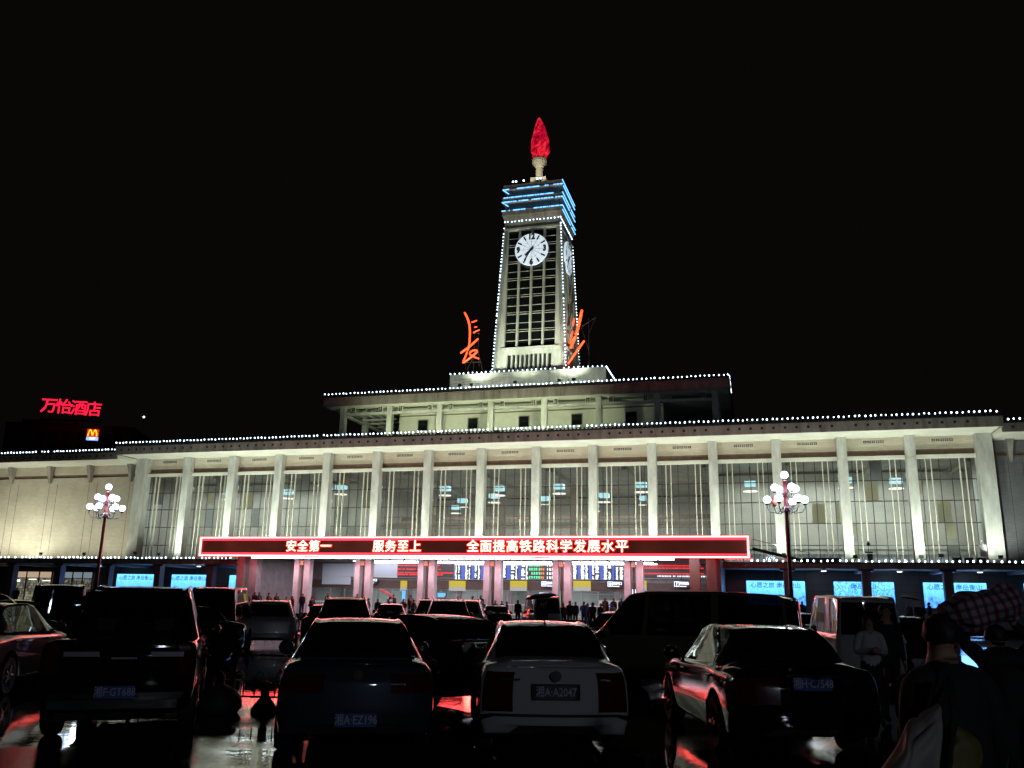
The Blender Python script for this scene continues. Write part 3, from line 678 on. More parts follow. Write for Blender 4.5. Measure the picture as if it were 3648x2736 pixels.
for sg in (-1, 1):
    m = MB(); a, b = sorted((sg * 19.5, sg * 20.3)); m.box(a, b, -14.8, -14.0, TZ, 5.42); a, b = sorted((sg * 20.8, sg * 21.6)); m.box(a, b, -14.8, -14.0, TZ, 5.42); m.build('column', 'stone_purple' if sg < 0 else 'stone_brown', por, OP)
    m = MB(); a, b = sorted((sg * 21.4, sg * 21.9)); m.box(a, b, -13.8, -4, TZ, 5.42); m.build('side_wall', 'stone_purple', por, OP)
m = MB(); m.box(-21.4, 21.4, -1.0, -.7, 2.75, 5.42); m.build('back_wall', 'stone_purple', por, OP)
m = MB(); m.box(-21.4, 21.4, -1.06, -1.0, 2.75, 3.6); m.build('dark_header', 'stone_brown', por, OP)
m = MB(); m.box(-21.4, 21.4, 6, 6.2, TZ, 4); m.box(-21.4, -21.2, -.7, 6, TZ, 4); m.box(21.2, 21.4, -.7, 6, TZ, 4); m.box(-21.4, 21.4, -.7, 6.2, 3.6, 3.7); m.build('lobby_wall', 'interior_wall', por, OP)
for k in range(8):
    x = -21 + k * 5.4; m = MB()
    m.box(x, x + .35, -1.05, -.6, TZ, 2.75); m.build('pier', 'stone_purple', por, OP)
    for q in range(3):
        m = MB(); x0 = x + .45 + q * 1.62; m.box(x0 + .05, x0 + 1.5, -.92, -.90, TZ + .05, 2.7); d = m.build('door', 'shop_glass', por, OP)
        m = MB(); m.box(x0, x0 + .05, -.96, -.86, TZ, 2.75); m.box(x0 + 1.5, x0 + 1.55, -.96, -.86, TZ, 2.75); m.box(x0 + .05, x0 + 1.5, -.96, -.86, 2.45, 2.5); m.build('door_frame', 'steel_grey', d, OP)
for (y, xa, xb, n_) in ((-15.9, -19.5, 18.5, 28), (-9.5, -14.6, 17.0, 22), (-5.1, -14.6, 15.6, 22), (-1.9, -14.6, 15.6, 22)):
    if y == -9.5: continue
    L_ = (xb - xa) / n_
    for i in range(n_):
        m = MB(); x0 = xa + i * L_; dz = .22 if y < -15 else 0; m.cur = 1; m.box(x0 + .04, x0 + L_ - .06, y - .09, y + .09, 5.37 - dz, 5.415); m.cur = 0; m.box(x0 + .06, x0 + L_ - .08, y - .05, y + .05, 5.31 - dz, 5.37 - dz)
        m.build('strip_lamp', ['tube_light', 'paint_white'], por, OP)
for x in (-17, -10, -3, 4, 11, 18):
    lamp('portico_front_light', 'AREA', por, (x, -16.3 + 9, 5.3), 170, (.90, .90, 1.0), (0, .35, -1), sx=5, sy=.3)
for x in (-15, -5, 5, 15):
    lamp('portico_light', 'AREA', por, (x, -8 + 9, 5.2), 700, (.93, .90, 1.0), (0, .05, -1), sx=8, sy=9)
    lamp('lobby_light', 'AREA', por, (x, 3 + 9, 3.4), 380, (.85, .92, 1.0), (0, 0, -1), sx=7, sy=3)
# departure and notice boards on the portico back wall
BO = -1.2
def board(name, px0, px1, py0, py1, label, cat='display board'):
    s0, z1 = survey(px0, (py0), BO); s1, _ = survey(px1, py0, BO); _, z0 = survey((px0 + px1) / 2, py1, BO)
    og = ((s0 + s1) / 2, BO, z0); t = sthing(name, label, cat, og); m = MB(); m.box(s0, s1, BO, BO + .18, z0, z1)
    m.build('panel', 'board_black', t, og)
    f = MB(); f.box(s0 - .05, s1 + .05, BO - .06, BO + .1, z0 - .05, z0); f.box(s0 - .05, s1 + .05, BO - .06, BO + .1, z1, z1 + .05); f.box(s0 - .05, s0, BO - .06, BO + .1, z0, z1); f.box(s1, s1 + .05, BO - .06, BO + .1, z0, z1); f.build('frame', 'steel_grey', t, og)
    return t, og, s0, s1, z0, z1
def led_rows(t, og, s0, s1, rows, mat, seed, hgt=.13, name='text_row'):
    rnd = random.Random(seed)
    for z, a, b in rows:
        m = MB(); x = s0 + (s1 - s0) * a; xe = s0 + (s1 - s0) * b
        while x < xe:
            w = hgt * .85
            if rnd.random() > .06:                       # one blurred glyph: a few lit strokes
                for q in range(3):
                    zz = z - hgt / 2 + q * hgt * .38; k = rnd.random() * .25
                    m.box(x + w * k, x + w * (.75 + rnd.random() * .25), og[1] - .03, og[1] - .005, zz, zz + hgt * .20)
                xx = x + w * rnd.choice((.15, .4, .65)); m.box(xx, xx + w * .22, og[1] - .031, og[1] - .004, z - hgt / 2, z + hgt / 2)
            x += hgt * 1.02
        if m.v: m.build(name, mat, t, og)
t, og, s0, s1, z0, z1 = board('notice_board', 1380, 1619, 2003, 2058, 'red lit notice board left of the blue timetable, red scrolling text')
H = z1 - z0
led_rows(t, og, s0, s1, [(z0 + H * .95, .06, .97), (z0 + H * .80, .0, .78), (z0 + H * .55, .04, .80), (z0 + H * .32, .04, .98), (z0 + H * .2, .0, .84)], 'board_red_text', 1)
t, og, s0, s1, z0, z1 = board('notice_board', 2288, 2512, 2003, 2061, 'red notice board with orange heading at the right end of the portico')
H = z1 - z0
led_rows(t, og, s0, s1, [(z0 + H * .98, .37, .62)], 'board_orange_text', 2, .17); led_rows(t, og, s0, s1, [(z0 + H * .80, .02, .92), (z0 + H * .64, .02, .97), (z0 + H * .30, .02, 1.0)], 'board_red_text', 3); led_rows(t, og, s0, s1, [(z0 + H * .14, .24, 1.0)], 'board_white', 4)
def timetable(px0, px1, label, seed, green=None):
    rnd = random.Random(seed); t, og, s0, s1, z0, z1 = board('timetable_board', px0, px1, 2003, 2064, label, 'timetable')
    H = z1 - z0; m = MB(); m.box(s0, s1, BO - .02, BO - .001, z1 - H * .16, z1); m.build('heading_band', 'board_white', t, og)
    x = s0 + .03; k = 0; lim = s0 + (s1 - s0) * (green or 1.0)
    mb, mw = MB(), MB()
    while x < lim - .12:
        w = rnd.choice((.28, .34, .42)); 
        if k % 3 == 2: mb.box(x, min(x + w, lim), BO - .02, BO - .001, z0, z1 - H * .17)
        else:
            for r_ in range(9):
                zz = z0 + H * .83 * r_ / 9
                if rnd.random() > .08: mw.box(x + rnd.random() * .05, min(x + w - .06 - (rnd.random() * .12), lim), BO - .02, BO - .001, zz + .015, zz + H * .83 / 9 * .86)
        x += w + .03; k += 1
    if mb.v: mb.build('blue_column', 'board_blue', t, og)
    if mw.v: mw.build('text_column', 'board_white', t, og)
    if green:
        led_rows(t, og, lim + .1, s1, [(z0 + H * f, 0, .38) for f in (.84, .6, .36, .12)], 'board_green_text', seed + 1, .24); led_rows(t, og, lim + .1, s1, [(z0 + H * f, .46, .6) for f in (.84, .6, .36, .12)], 'board_orange_text', seed + 3, .2); led_rows(t, og, lim + .1, s1, [(z0 + H * f, .7, 1.0) for f in (.84, .6, .36, .12)], 'board_white', seed + 2, .24)
timetable(1622, 1727, 'narrow blue and white timetable next to the red notice board', 21)
timetable(1779, 1976, 'timetable with green rows in its right half, middle of the portico', 22, .52)
timetable(2028, 2236, 'wide blue and white timetable without green, right of the green one', 23)
# illuminated way signs, headers and screens
def way_sign(px, py, txt, icon, label, w=1.5):
    s, z = survey(px, py, -1.5); og = (s, -1.5, z); t = sthing('way_sign', label, 'sign', og)
    m = MB(); m.box(s - w / 2, s + w / 2, -1.5, -1.4, z - .3, z + .3); m.build('panel', 'board_black', t, og)
    m = MB(); x = s - w / 2 + .06
    for a in ((x, x + .05, z - .24, z + .24), (x + .43, x + .48, z - .24, z + .24), (x + .05, x + .43, z + .19, z + .24), (x + .05, x + .43, z - .24, z - .19)): m.box(a[0], a[1], -1.52, -1.5, a[2], a[3])
    if not icon: m.box(x + .12, x + .36, -1.52, -1.5, z - .12, z + .12)
    m.build('icon', 'sign_icon', t, og)
    if icon: add_text('icon_mark', icon, .5, 'sign_icon', t, (-w / 2 + .30, -.01, 0), bold=.015)
    add_text('lettering', txt, .30, 'sign_icon', t, (.25, -.01, .06), bold=.01)
    m = MB(); m.box(s - w / 2 + .6, s + w / 2 - .3, -1.52, -1.5, z - .24, z - .17); m.build('small_print', 'sign_icon', t, og)
    m = MB(); m.box(s - .03, s + .03, -1.47, -1.43, z + .3, 5.4); m.build('hanger', 'steel_dark', t, og)
way_sign(1953, 2080, '进站口', '', 'white lit way sign below the green timetable')
way_sign(2190, 2081, '进站口', '', 'white lit way sign below the wide timetable')
way_sign(2428, 2081, '问询处', '?', 'white lit way sign with question mark icon')
way_sign(1326, 2069, '出口', '', 'small white lit way sign left of the red notice board', 1.0)
for px0, px1, lab in ((1427, 1447, 'narrow yellow and white header box under the red notice board'), (1600, 1656, 'yellow and white header box under the narrow timetable'), (1817, 1875, 'yellow and white header box under the green timetable'), (2042, 2103, 'yellow and white header box under the wide timetable'), (2290, 2302, 'narrow yellow header box beside the last column pair')):
    s0, z1 = survey(px0, 2070, -1.4); s1, _ = survey(px1, 2070, -1.4); z1 = survey((px0 + px1) / 2, 2069, -1.4)[1]; zm = survey((px0 + px1) / 2, 2091, -1.4)[1]; z0 = survey((px0 + px1) / 2, 2105, -1.4)[1]
    og = ((s0 + s1) / 2, -1.4, z0); t = sthing('header_box', lab, 'sign box', og, 'yellow header boxes over the entrance doors')
    m = MB(); m.box(s0, s1, -1.4, -1.07, zm, z1); m.build('yellow_panel', 'yellow_lit', t, og); m = MB(); m.box(s0, s1, -1.4, -1.07, z0, zm - .01); m.build('white_panel', 'white_lit', t, og)
for px, py, w, h, mt, lab in ((1573, 2120, .85, .42, 'screen_blue', 'small blue television screen above the entrance crowd'), (1938, 2118, .95, .35, 'sign_icon', 'bright white blue screen over the umbrella by the entrance'), (1438, 2123, .4, 1.1, 'screen_blue', 'tall narrow lit vending screen behind the crowd'), (2259, 2117, .35, .9, 'sign_icon', 'narrow lit notice beside the last column pair')):
    s, z = survey(px, py, -1.6); og = (s, -1.6, z - h / 2); t = sthing('display_screen', lab, 'screen', og)
    m = MB(); m.box(s - w / 2, s + w / 2, -1.62, -1.6, z - h / 2, z + h / 2); m.build('screen', mt, t, og); m = MB(); m.box(s - w / 2 - .05, s + w / 2 + .05, -1.6, -1.45, z - h / 2 - .05, z + h / 2 + .05); m.box(s - .04, s + .04, -1.52, -1.46, min(TZ, z - h), z - h / 2); m.build('casing', 'board_black', t, og)
og = (11.5, -6.5, TZ); t = sthing('gate_sign', 'white gate board with a blue circled number one', 'sign', og)
m = MB(); m.box(10.7, 12.6, -6.5, -6.42, .95, 1.9); m.build('panel', 'white_lit', t, og); m = MB(); m.lathe([(.30, -6.52), (.30, -6.505)], (11.9, 0, 1.42), 24, 'y'); m.build('disc', 'board_blue', t, og); add_text('lettering', '1', .5, 'sign_icon', t, (.4, -.03, 1.42 - TZ), bold=.02)
m = MB(); m.box(10.8, 10.86, -6.48, -6.44, TZ, .95); m.box(12.44, 12.5, -6.48, -6.44, TZ, .95); m.build('leg', 'steel_grey', t, og)
og = (-15.5, -1.3, 3.7); t = sthing('blank_board', 'large plain white board left of the red notice board', 'board', og)
m = MB(); m.box(-19.9, -11.35, -1.3, -1.08, 3.95, 5.25); m.build('panel', 'blank_white', t, og); m = MB(); m.box(-19.9, -16.6, -1.25, -1.07, 3.1, 3.94); m.build('lower_panel', 'blank_white', t, og); m = MB(); m.box(-16.4, -11.3, -1.3, -1.07, 3.86, 3.94); m.build('edge_strip', 'paint_white', t, og)
# white railings on the terrace edge
for i, (a, b, lab) in enumerate(((1.0, 5.2, 'white metal crowd railing behind the lone standing man'), (-18, -12.5, 'white metal crowd railing left of the tilted red umbrella'), (9.8, 14.2, 'white metal crowd railing before the number one board'))):
    og = ((a + b) / 2, -10, TZ); t = sthing('crowd_railing', lab, 'railing', og); m = MB()
    m.tube([(a, -10, TZ + 1.05), (b, -10, TZ + 1.05)], .03); m.tube([(a, -10, TZ + .2), (b, -10, TZ + .2)], .025); m.build('rail', 'paint_white', t, og)
    m = MB(); n_ = int((b - a) / .22)
    for k in range(n_ + 1): x = a + (b - a) * k / n_; m.tube([(x, -10, TZ + .2), (x, -10, TZ + 1.05)], .014, 5)
    for x in (a, b): m.tube([(x, -10, TZ), (x, -10, TZ + 1.05)], .03)
    m.build('bars', 'paint_white', t, og)

# ------------------------------------------------------------------ the long red LED sign
def sign_panel():
    m, n, l, b = nodes('sign_panel'); b.inputs['Base Color'].default_value = (.02, .008, .006, 1); b.inputs['Roughness'].default_value = .5
    tc = n.new('ShaderNodeTexCoord'); no = n.new('ShaderNodeTexNoise'); no.inputs['Scale'].default_value = .35; l.new(tc.outputs['Object'], no.inputs['Vector'])
    rp = n.new('ShaderNodeValToRGB'); rp.color_ramp.elements[0].position = .35; rp.color_ramp.elements[1].position = .7; rp.color_ramp.elements[0].color = (.05, .010, .006, 1); rp.color_ramp.elements[1].color = (.11, .022, .014, 1)
    l.new(no.outputs['Fac'], rp.inputs['Fac']); l.new(rp.outputs['Color'], b.inputs['Emission Color']); b.inputs['Emission Strength'].default_value = .7
    return m
sign_panel()
og = (0, -17, 5.4); sign = sthing('led_sign', 'long red LED message sign with glowing white border over the entrance', 'LED sign', og)
m = MB(); m.box(-24.2, 24.2, -16.98, -16.76, 5.32, 6.78); m.build('housing', 'sign_panel', sign, og)
m = MB(); r = .055
m.box(-24.2, 24.2, -17.06, -16.86, 6.79, 6.87); m.box(-24.2, 24.2, -17.06, -16.86, 5.22, 5.31); m.box(-24.2, -24.08, -17.06, -16.99, 5.33, 6.77); m.box(24.08, 24.2, -17.06, -16.99, 5.33, 6.77)
m.build('border_tube', 'sign_white', sign, og)
m = MB(); m.box(-24.3, 24.3, -16.985, -16.975, 6.58, 6.90); m.box(-24.3, 24.3, -16.985, -16.975, 5.20, 5.52); m.build('border_halo_strip', 'border_halo_red', sign, og)  # flat emissive strips paint a red bloom halo behind the border tubes
SZ = 1.06
for txt, a, b in (('安全第一', -15.46, -10.97), ('服务至上', -7.12, -2.6), ('全面提高铁路科学发展水平', 1.41, 15.0)):
    n_ = len(txt); w = (b - a) / n_
    for i, ch in enumerate(txt):
        x = a + (i + .5) * w
        o = add_text('character', ch, SZ, 'sign_halo_red', sign, (x, -.015, 6.03 - 5.4), depth=.03, bold=.06)  # bold red outer layer: bloom halo painted as emission around the core
        add_text('character_core', ch, SZ, 'sign_core', o, (0, 0, .03), (0, 0, 0), depth=.02, bold=.008)
m = MB()
for x in range(-23, 24, 4): m.tube([(x, -16.8, 5.9), (x, -16.3, 5.7)], .04)
m.build('support_strut', 'steel_dark', sign, og)

# ------------------------------------------------------------------ neon characters beside the tower
def neon(label, strokes, frame, oy=8.5, tw=.10):
    xs = [p[0] for st in strokes for p in st[1]]; c = sum(xs) / len(xs); og = (c, oy, 27.55)
    t = sthing('neon_character', label, 'neon sign', og); 
    for wd, st in strokes:
        m = MB(); pts = [(x, oy - .3, z) for x, z in st]
        # smooth the stroke
        for _ in range(2):
            q = [pts[0]]
            for p0, p1 in zip(pts, pts[1:]): q += [tuple(.75 * a + .25 * b for a, b in zip(p0, p1)), tuple(.25 * a + .75 * b for a, b in zip(p0, p1))]
            pts = q + [pts[-1]]
        nn = len(pts); m.tube(pts, [wd * (.55 + .45 * math.sin(math.pi * min(1, .15 + .8 * i / nn))) for i in range(nn)], 8); m.build('stroke', 'neon_orange', t, og, smooth=True)
    m = MB()
    for a, b in frame: m.tube([(a[0], oy + a[2], a[1]), (b[0], oy + b[2], b[1])], .04, 5)
    m.build('support_frame', 'steel_dark', t, og)
neon('orange neon brush character left of the clock tower', [(.12, [(-8.15, 35.67), (-7.65, 34.73), (-7.37, 33.53), (-7.39, 31.76), (-7.5, 31.3)]), (.08, [(-7.23, 34.34), (-6.53, 34.53)]), (.07, [(-6.86, 33.68), (-6.5, 33.72)]), (.08, [(-6.96, 33.03), (-6.19, 33.33)]),
     (.13, [(-8.5, 30.55), (-7.45, 31.23), (-6.3, 32.23)]), (.12, [(-7.45, 31.3), (-7.81, 30.15), (-8.26, 29.25), (-7.68, 29.57), (-6.53, 30.43), (-6.35, 30.69), (-6.78, 30.86), (-7.43, 30.53), (-7.11, 30.11), (-6.16, 29.71)])],
     [((-6.9, 27.5, 0), (-6.9, 34.5, 0)), ((-6.4, 27.5, .8), (-6.4, 33.5, .0)), ((-5.6, 27.5, .4), (-6.6, 31.5, 0)), ((-7.9, 28.2, 0), (-5.7, 28.2, .2)), ((-7.8, 29.4, 0), (-6.0, 29.4, 0)), ((-8, 31, 0), (-6.3, 31, 0)), ((-7.6, 33, 0), (-6.3, 33, 0)), ((-7.9, 28.2, 0), (-6.4, 31, 0)), ((-7.9, 27.5, 0), (-7.9, 31.5, 0))])
neon('orange neon brush character overlapping the right edge of the tower', [(.17, [(6.36, 34.9), (6.07, 33.52), (5.63, 31.73), (4.96, 30.3)]), (.09, [(5.41, 33.91), (5.3, 33.0)]), (.09, [(5.25, 32.4), (5.03, 31.5), (4.92, 30.87)]), (.13, [(6.62, 31.14), (5.96, 30.24), (4.7, 28.45)])],
     [((7.1, 27.5, 0), (7.1, 34.0, 0)), ((5.4, 27.5, 0), (5.4, 33.5, 0)), ((5.9, 27.5, .5), (5.9, 33.0, 0)), ((5.4, 28.8, 0), (5.9, 29.6, 0)), ((5.9, 29.6, 0), (5.4, 30.6, 0)), ((5.4, 30.6, 0), (5.9, 31.6, 0)), ((5.4, 32.8, 0), (5.9, 31.6, 0)), ((6.3, 33, 0), (8.0, 34.0, 0)), ((7.1, 32.0, 0), (7.9, 34.0, 0)), ((7.1, 30, 0), (6.2, 33, 0))])

# ------------------------------------------------------------------ bulb strings
def ico(r):
    me = bpy.data.meshes.new('bulb'); bm = bmesh.new(); bmesh.ops.create_icosphere(bm, subdivisions=1, radius=r); bm.to_mesh(me); bm.free(); me.materials.append(MAT['bulb_light']); me.shade_smooth(); return me
BULB = ico(.08); BULB_S = ico(.075)
def string(label, pts, spacing, me=None, gap=.03, seed=0, group='white bulb strings on the station edges'):
    """pts: polyline in station axes"""
    rnd = random.Random(seed); pts = [Vector(p) for p in pts]; og = tuple(pts[0]); t = sthing('light_string', label, 'light string', og, group)
    m = MB(); m.tube([tuple(p - Vector((0, 0, .12))) for p in pts], .02, 5); m.build('cable', 'steel_dark', t, og)
    d = 0.0; out = []
    for p0, p1 in zip(pts, pts[1:]):
        L_ = (p1 - p0).length
        while d <= L_: out.append(p0 + (p1 - p0) * (d / L_) + (p1 - p0).normalized() * rnd.uniform(-.05, .05)); d += spacing
        d -= L_
    for p in out[:99]:
        if rnd.random() < gap: continue
        o = bpy.data.objects.new('bulb', me or BULB); COL.objects.link(o); o.parent = t; o.location = p - pts[0] + Vector((0, 0, rnd.uniform(-.035, .03))); k = rnd.uniform(.8, 1.15); o.scale = (k, k, k * 1.15)
y = -3.7; z = 18.66
for a, b, lab in ((-46.0, -20, 'bulb row on the main eave above the left end of the hall'), (-19.6, 19.6, 'bulb row on the main eave in front of the rooftop pavilion'), (20, 46.1, 'bulb row on the main eave running to the dark wing')):
    string(lab, [(a, y, z), (b, y, z)], .45, seed=int(a * 3))
string('bulb row along the eave of the cream brick wing', [(-81, -3.4, 17.98), (-46.3, -3.4, 17.98)], .45, seed=3)
string('short bulb row along the eave of the dark wing', [(46.6, -3.4, 17.98), (60, -3.4, 17.98)], .45, seed=4)
string('bulb row along the pavilion eave under the tower plinth', [(-22.8, 1.9, 24.62), (22.8, 1.9, 24.62)], .465, seed=5)
string('bulb row receding along the unlit end of the pavilion eave', [(22.85, 2.3, 24.62), (22.85, 9, 24.3)], .45, seed=6)
string('bulb row on the front edge of the tower plinth', [(-9.25, 7.05, 27.7), (9.25, 7.05, 27.7)], .55, seed=7)
string('bulb row receding along the side of the tower plinth', [(9.28, 7.5, 27.7), (9.28, 19.8, 27.7)], .5, seed=8)
string('bulb row along the left canopy under the cream wing', [(-68, -11.15, 5.30), (-24.6, -11.15, 5.30)], .46, seed=9)
string('bulb row along the right canopy under the dark wing', [(24.3, -11.15, 5.30), (66, -11.15, 5.30)], .49, seed=10)
e = lambda sx, sy, z: (TC + sx * (hw(z) + .06), CY + sy * (hw(z) + .06), z)
string('bulb row up the left front edge of the clock tower', [e(-1, -1, 28), e(-1, -1, 47.2)], .42, BULB_S, seed=12)
string('bulb row up the front corner between both clock faces', [e(1, -1, 28), e(1, -1, 47.2)], .42, BULB_S, seed=13)
string('bulb row up the far right edge of the clock tower', [e(1, 1, 27.7), e(1, 1, 46.6)], .42, BULB_S, seed=14)
string('bulb row across the tower top above the front clock', [e(-1, -1, 47.62), e(1, -1, 47.62)], .46, BULB_S, seed=15, gap=.05)
string('bulb row across the tower top above the side clock', [e(1, -1, 47.62), e(1, 1, 47.62)], .46, BULB_S, seed=16)
# cyan LED strips on the crown: lit stretches with dark gaps
def strip(label, p0, p1, seed, dens=.85):
    rnd = random.Random(seed); p0, p1 = Vector(p0), Vector(p1); L_ = (p1 - p0).length; og = tuple(p0); t = sthing('led_strip', label, 'LED strip', og, 'cyan LED strips on the tower crown')
    m = MB(); m.tube([tuple(p0), tuple(p1)], .035, 4); m.build('channel', 'led_cyan_dim', t, og)
    m = MB(); x = 0.0; d = (p1 - p0).normalized()
    while x < L_:
        w = rnd.choice((.12, .25, .5, .9)); w = min(w, L_ - x)
        if rnd.random() < dens: m.tube([tuple(p0 + d * x), tuple(p0 + d * (x + w))], .07, 6)
        x += w + .09
    m.build('lit_dashes', 'led_cyan', t, og)
H4 = 4.42
for k, (z, h, dens) in enumerate(((49.03, 3.90, .93), (50.22, 3.88, .62), (50.80, 3.88, .9), (51.95, 3.84, .85))):
    nm = ('lowest', 'second', 'third', 'topmost')[k]
    strip(nm + ' cyan LED strip across the front of the tower crown', (TC - h, CY - h, z), (TC + h * (.75 if k == 2 else 1), CY - h, z), 30 + k, dens)
    strip(nm + ' cyan LED strip along the right side of the tower crown', (TC + h, CY - h, z), (TC + h, CY + h, z), 40 + k, .95)
for k, (z, h) in enumerate(((48.45, 3.9), (52.5, 3.84))):
    strip(('lower rim', 'upper rim')[k] + ' cyan LED strip along the right side of the tower crown', (TC + h, CY - h, z), (TC + h, CY + h, z), 50 + k, .95)
for k, (z0, z1, h0, h1) in enumerate(((49.9, 50.22, 3.22, 3.88), (51.6, 51.95, 3.18, 3.84))):
    strip(('lower', 'upper')[k] + ' short cyan LED strip up the left corner of the crown', (TC - h0, CY - h0 - .05, z0), (TC - h1, CY - h1 - .02, z1), 60 + k, 1.0)

# ------------------------------------------------------------------ floodlights
def flood(label, s, o, z, aim, power, color, size=R(125), vis=True):
    t = sthing('floodlight', label, 'floodlight', (s, o, z), 'floodlights washing the station front')
    m = MB(); m.box(-.3, .3, -.16, .06, -.05, .0); m.box(-.3, -.27, -.16, .06, 0, .4); m.box(.27, .3, -.16, .06, 0, .4); m.box(-.27, .27, -.16, -.12, 0, .4); m.build('housing', 'flood_housing', t)
    m = MB(); m.box(-.26, .26, -.10, -.09, .03, .36); m.build('lens', 'flood_lens', t)
    m = MB(); m.box(-.05, .05, -.05, .05, -.3, -.05); m.build('bracket', 'flood_housing', t); t.scale = (.62, .62, .62)
    lamp('flood_light', 'SPOT', t, (0, .12, .2), power, color, aim, size, .7, .15)
    return t
FC = (1.0, .93, .70)
rnd = random.Random(5)
for i, s in enumerate(COLS):
    if i in (0,): continue
    flood('small floodlight on the canopy roof at the foot of hall column %d' % (i + 1), s + rnd.uniform(-.5, .5), -3.4, 5.95, (0, 3.3, 5.0), rnd.uniform(1500, 2000), (.90, 1.0, .86))
for i in range(8):
    flood('floodlight near the canopy edge lighting hall bays from further out %d' % (i + 1), -38 + i * 10.9 + rnd.uniform(-.8, .8), -9.3, 5.75, (0, 8.5, 9.6), 2600, (.90, 1.0, .86), R(110))
for s, pw in ((-48.5, 900), (-54.5, 800), (-60.5, 2200), (-66.5, 1500)):
    flood('floodlight at the foot of the cream wing wall %.0f m out' % -s, s, -3.6, 5.95, (0, 3.5, 3.4), pw, (.98, 1.0, .82))
for s in (-14, -7.5, -1, 5):
    flood('floodlight on the hall roof below the pavilion %.0f' % (s + 20), s, -1.0, 18.85, (-.2, 5.6, 3.4), 1150, (.90, 1.0, .66))
for s, o, ax in ((-6.5, 2.6, 2.4), (6.5, 2.6, -2.4), (0, 2.4, 0)):
    flood('floodlight on the pavilion roof aimed at the tower %.0f' % (s + 10), s, o, 25.0, (ax, 7, 9.5), 4300 if s else 2600, (.90, 1.0, .76), R(75))
for s in (-5, 5):
    flood('low floodlight washing the tower plinth %.0f' % (s + 10), s, 2.2, 24.9, (0, 4.8, 1.2), 700, (.92, 1.0, .80), R(150))
flood('floodlight on the pavilion roof by the side of the tower', 15, 12, 25.0, (-7, 0, 11), 900, (.9, 1.0, .8), R(80))
# fixtures at the right end of the canopy roof
og = (41.5, -6, 5.05); t = sthing('floodlight_bank', 'bank of open floodlight fixtures at the right end of the canopy roof', 'floodlights', og)
for k in range(3):
    m = MB(); x = 40.4 + k * .9; m.box(x, x + .7, -6.3, -6.2, 5.35, 5.85); m.box(x, x + .7, -6.2, -5.8, 5.35, 5.40); m.box(x + .3, x + .4, -6.1, -6, 5.05, 5.35); m.build('fixture', 'flood_housing', t, og)
m = MB(); m.box(43.3, 43.8, -3, -2.6, 5.05, 6.0); m.box(43.3, 43.8, -3.0, -2.6, 6.1, 7.1); m.tube([(43.5, -2.8, 5.05), (43.5, -2.8, 7.5)], .05); m.build('lamp_box', 'paint_white', t, og)
og = (33.6, -9.5, 5.05); t = sthing('camera_mast', 'short black camera mast standing on the right canopy roof', 'camera mast', og)
m = MB(); m.tube([(33.6, -9.5, 5.05), (33.6, -9.5, 7.0)], .035); m.build('mast', 'steel_dark', t, og); m = MB(); m.sphere((33.6, -9.5, 6.75), .15, 10, 8); m.build('dome', 'steel_dark', t, og); m = MB(); m.box(33.3, 33.9, -9.6, -9.4, 6.02, 6.14); m.box(33.45, 33.85, -9.65, -9.35, 5.4, 5.95); m.build('control_box', 'steel_dark', t, og)
og = (26.5, -12, 5.05); t = sthing('access_ramp', 'dark sloping roof ladder with handrail beside the right end of the sign', 'roof ladder', og)
m = MB(); m.tube([(24.4, -10, 6.35), (29.0, -8, 5.35)], .12, 6); m.tube([(24.4, -9.3, 6.35), (29.0, -7.3, 5.35)], .12, 6); m.build('stringer', 'steel_dark', t, og)
m = MB()
for k in range(9): f = k / 8; m.tube([(24.4 + 4.6 * f, -9.6 + 2 * f, 6.35 - f), (24.4 + 4.6 * f, -9.6 + 2 * f, 7.15 - f)], .02, 5)
m.tube([(24.4, -9.6, 7.15), (29, -7.6, 6.15)], .025); m.build('handrail', 'steel_dark', t, og)
m = MB(); m.box(28.5, 31.5, -8.2, -7.2, 5.05, 5.7); m.build('plant_box', 'steel_dark', t, og)
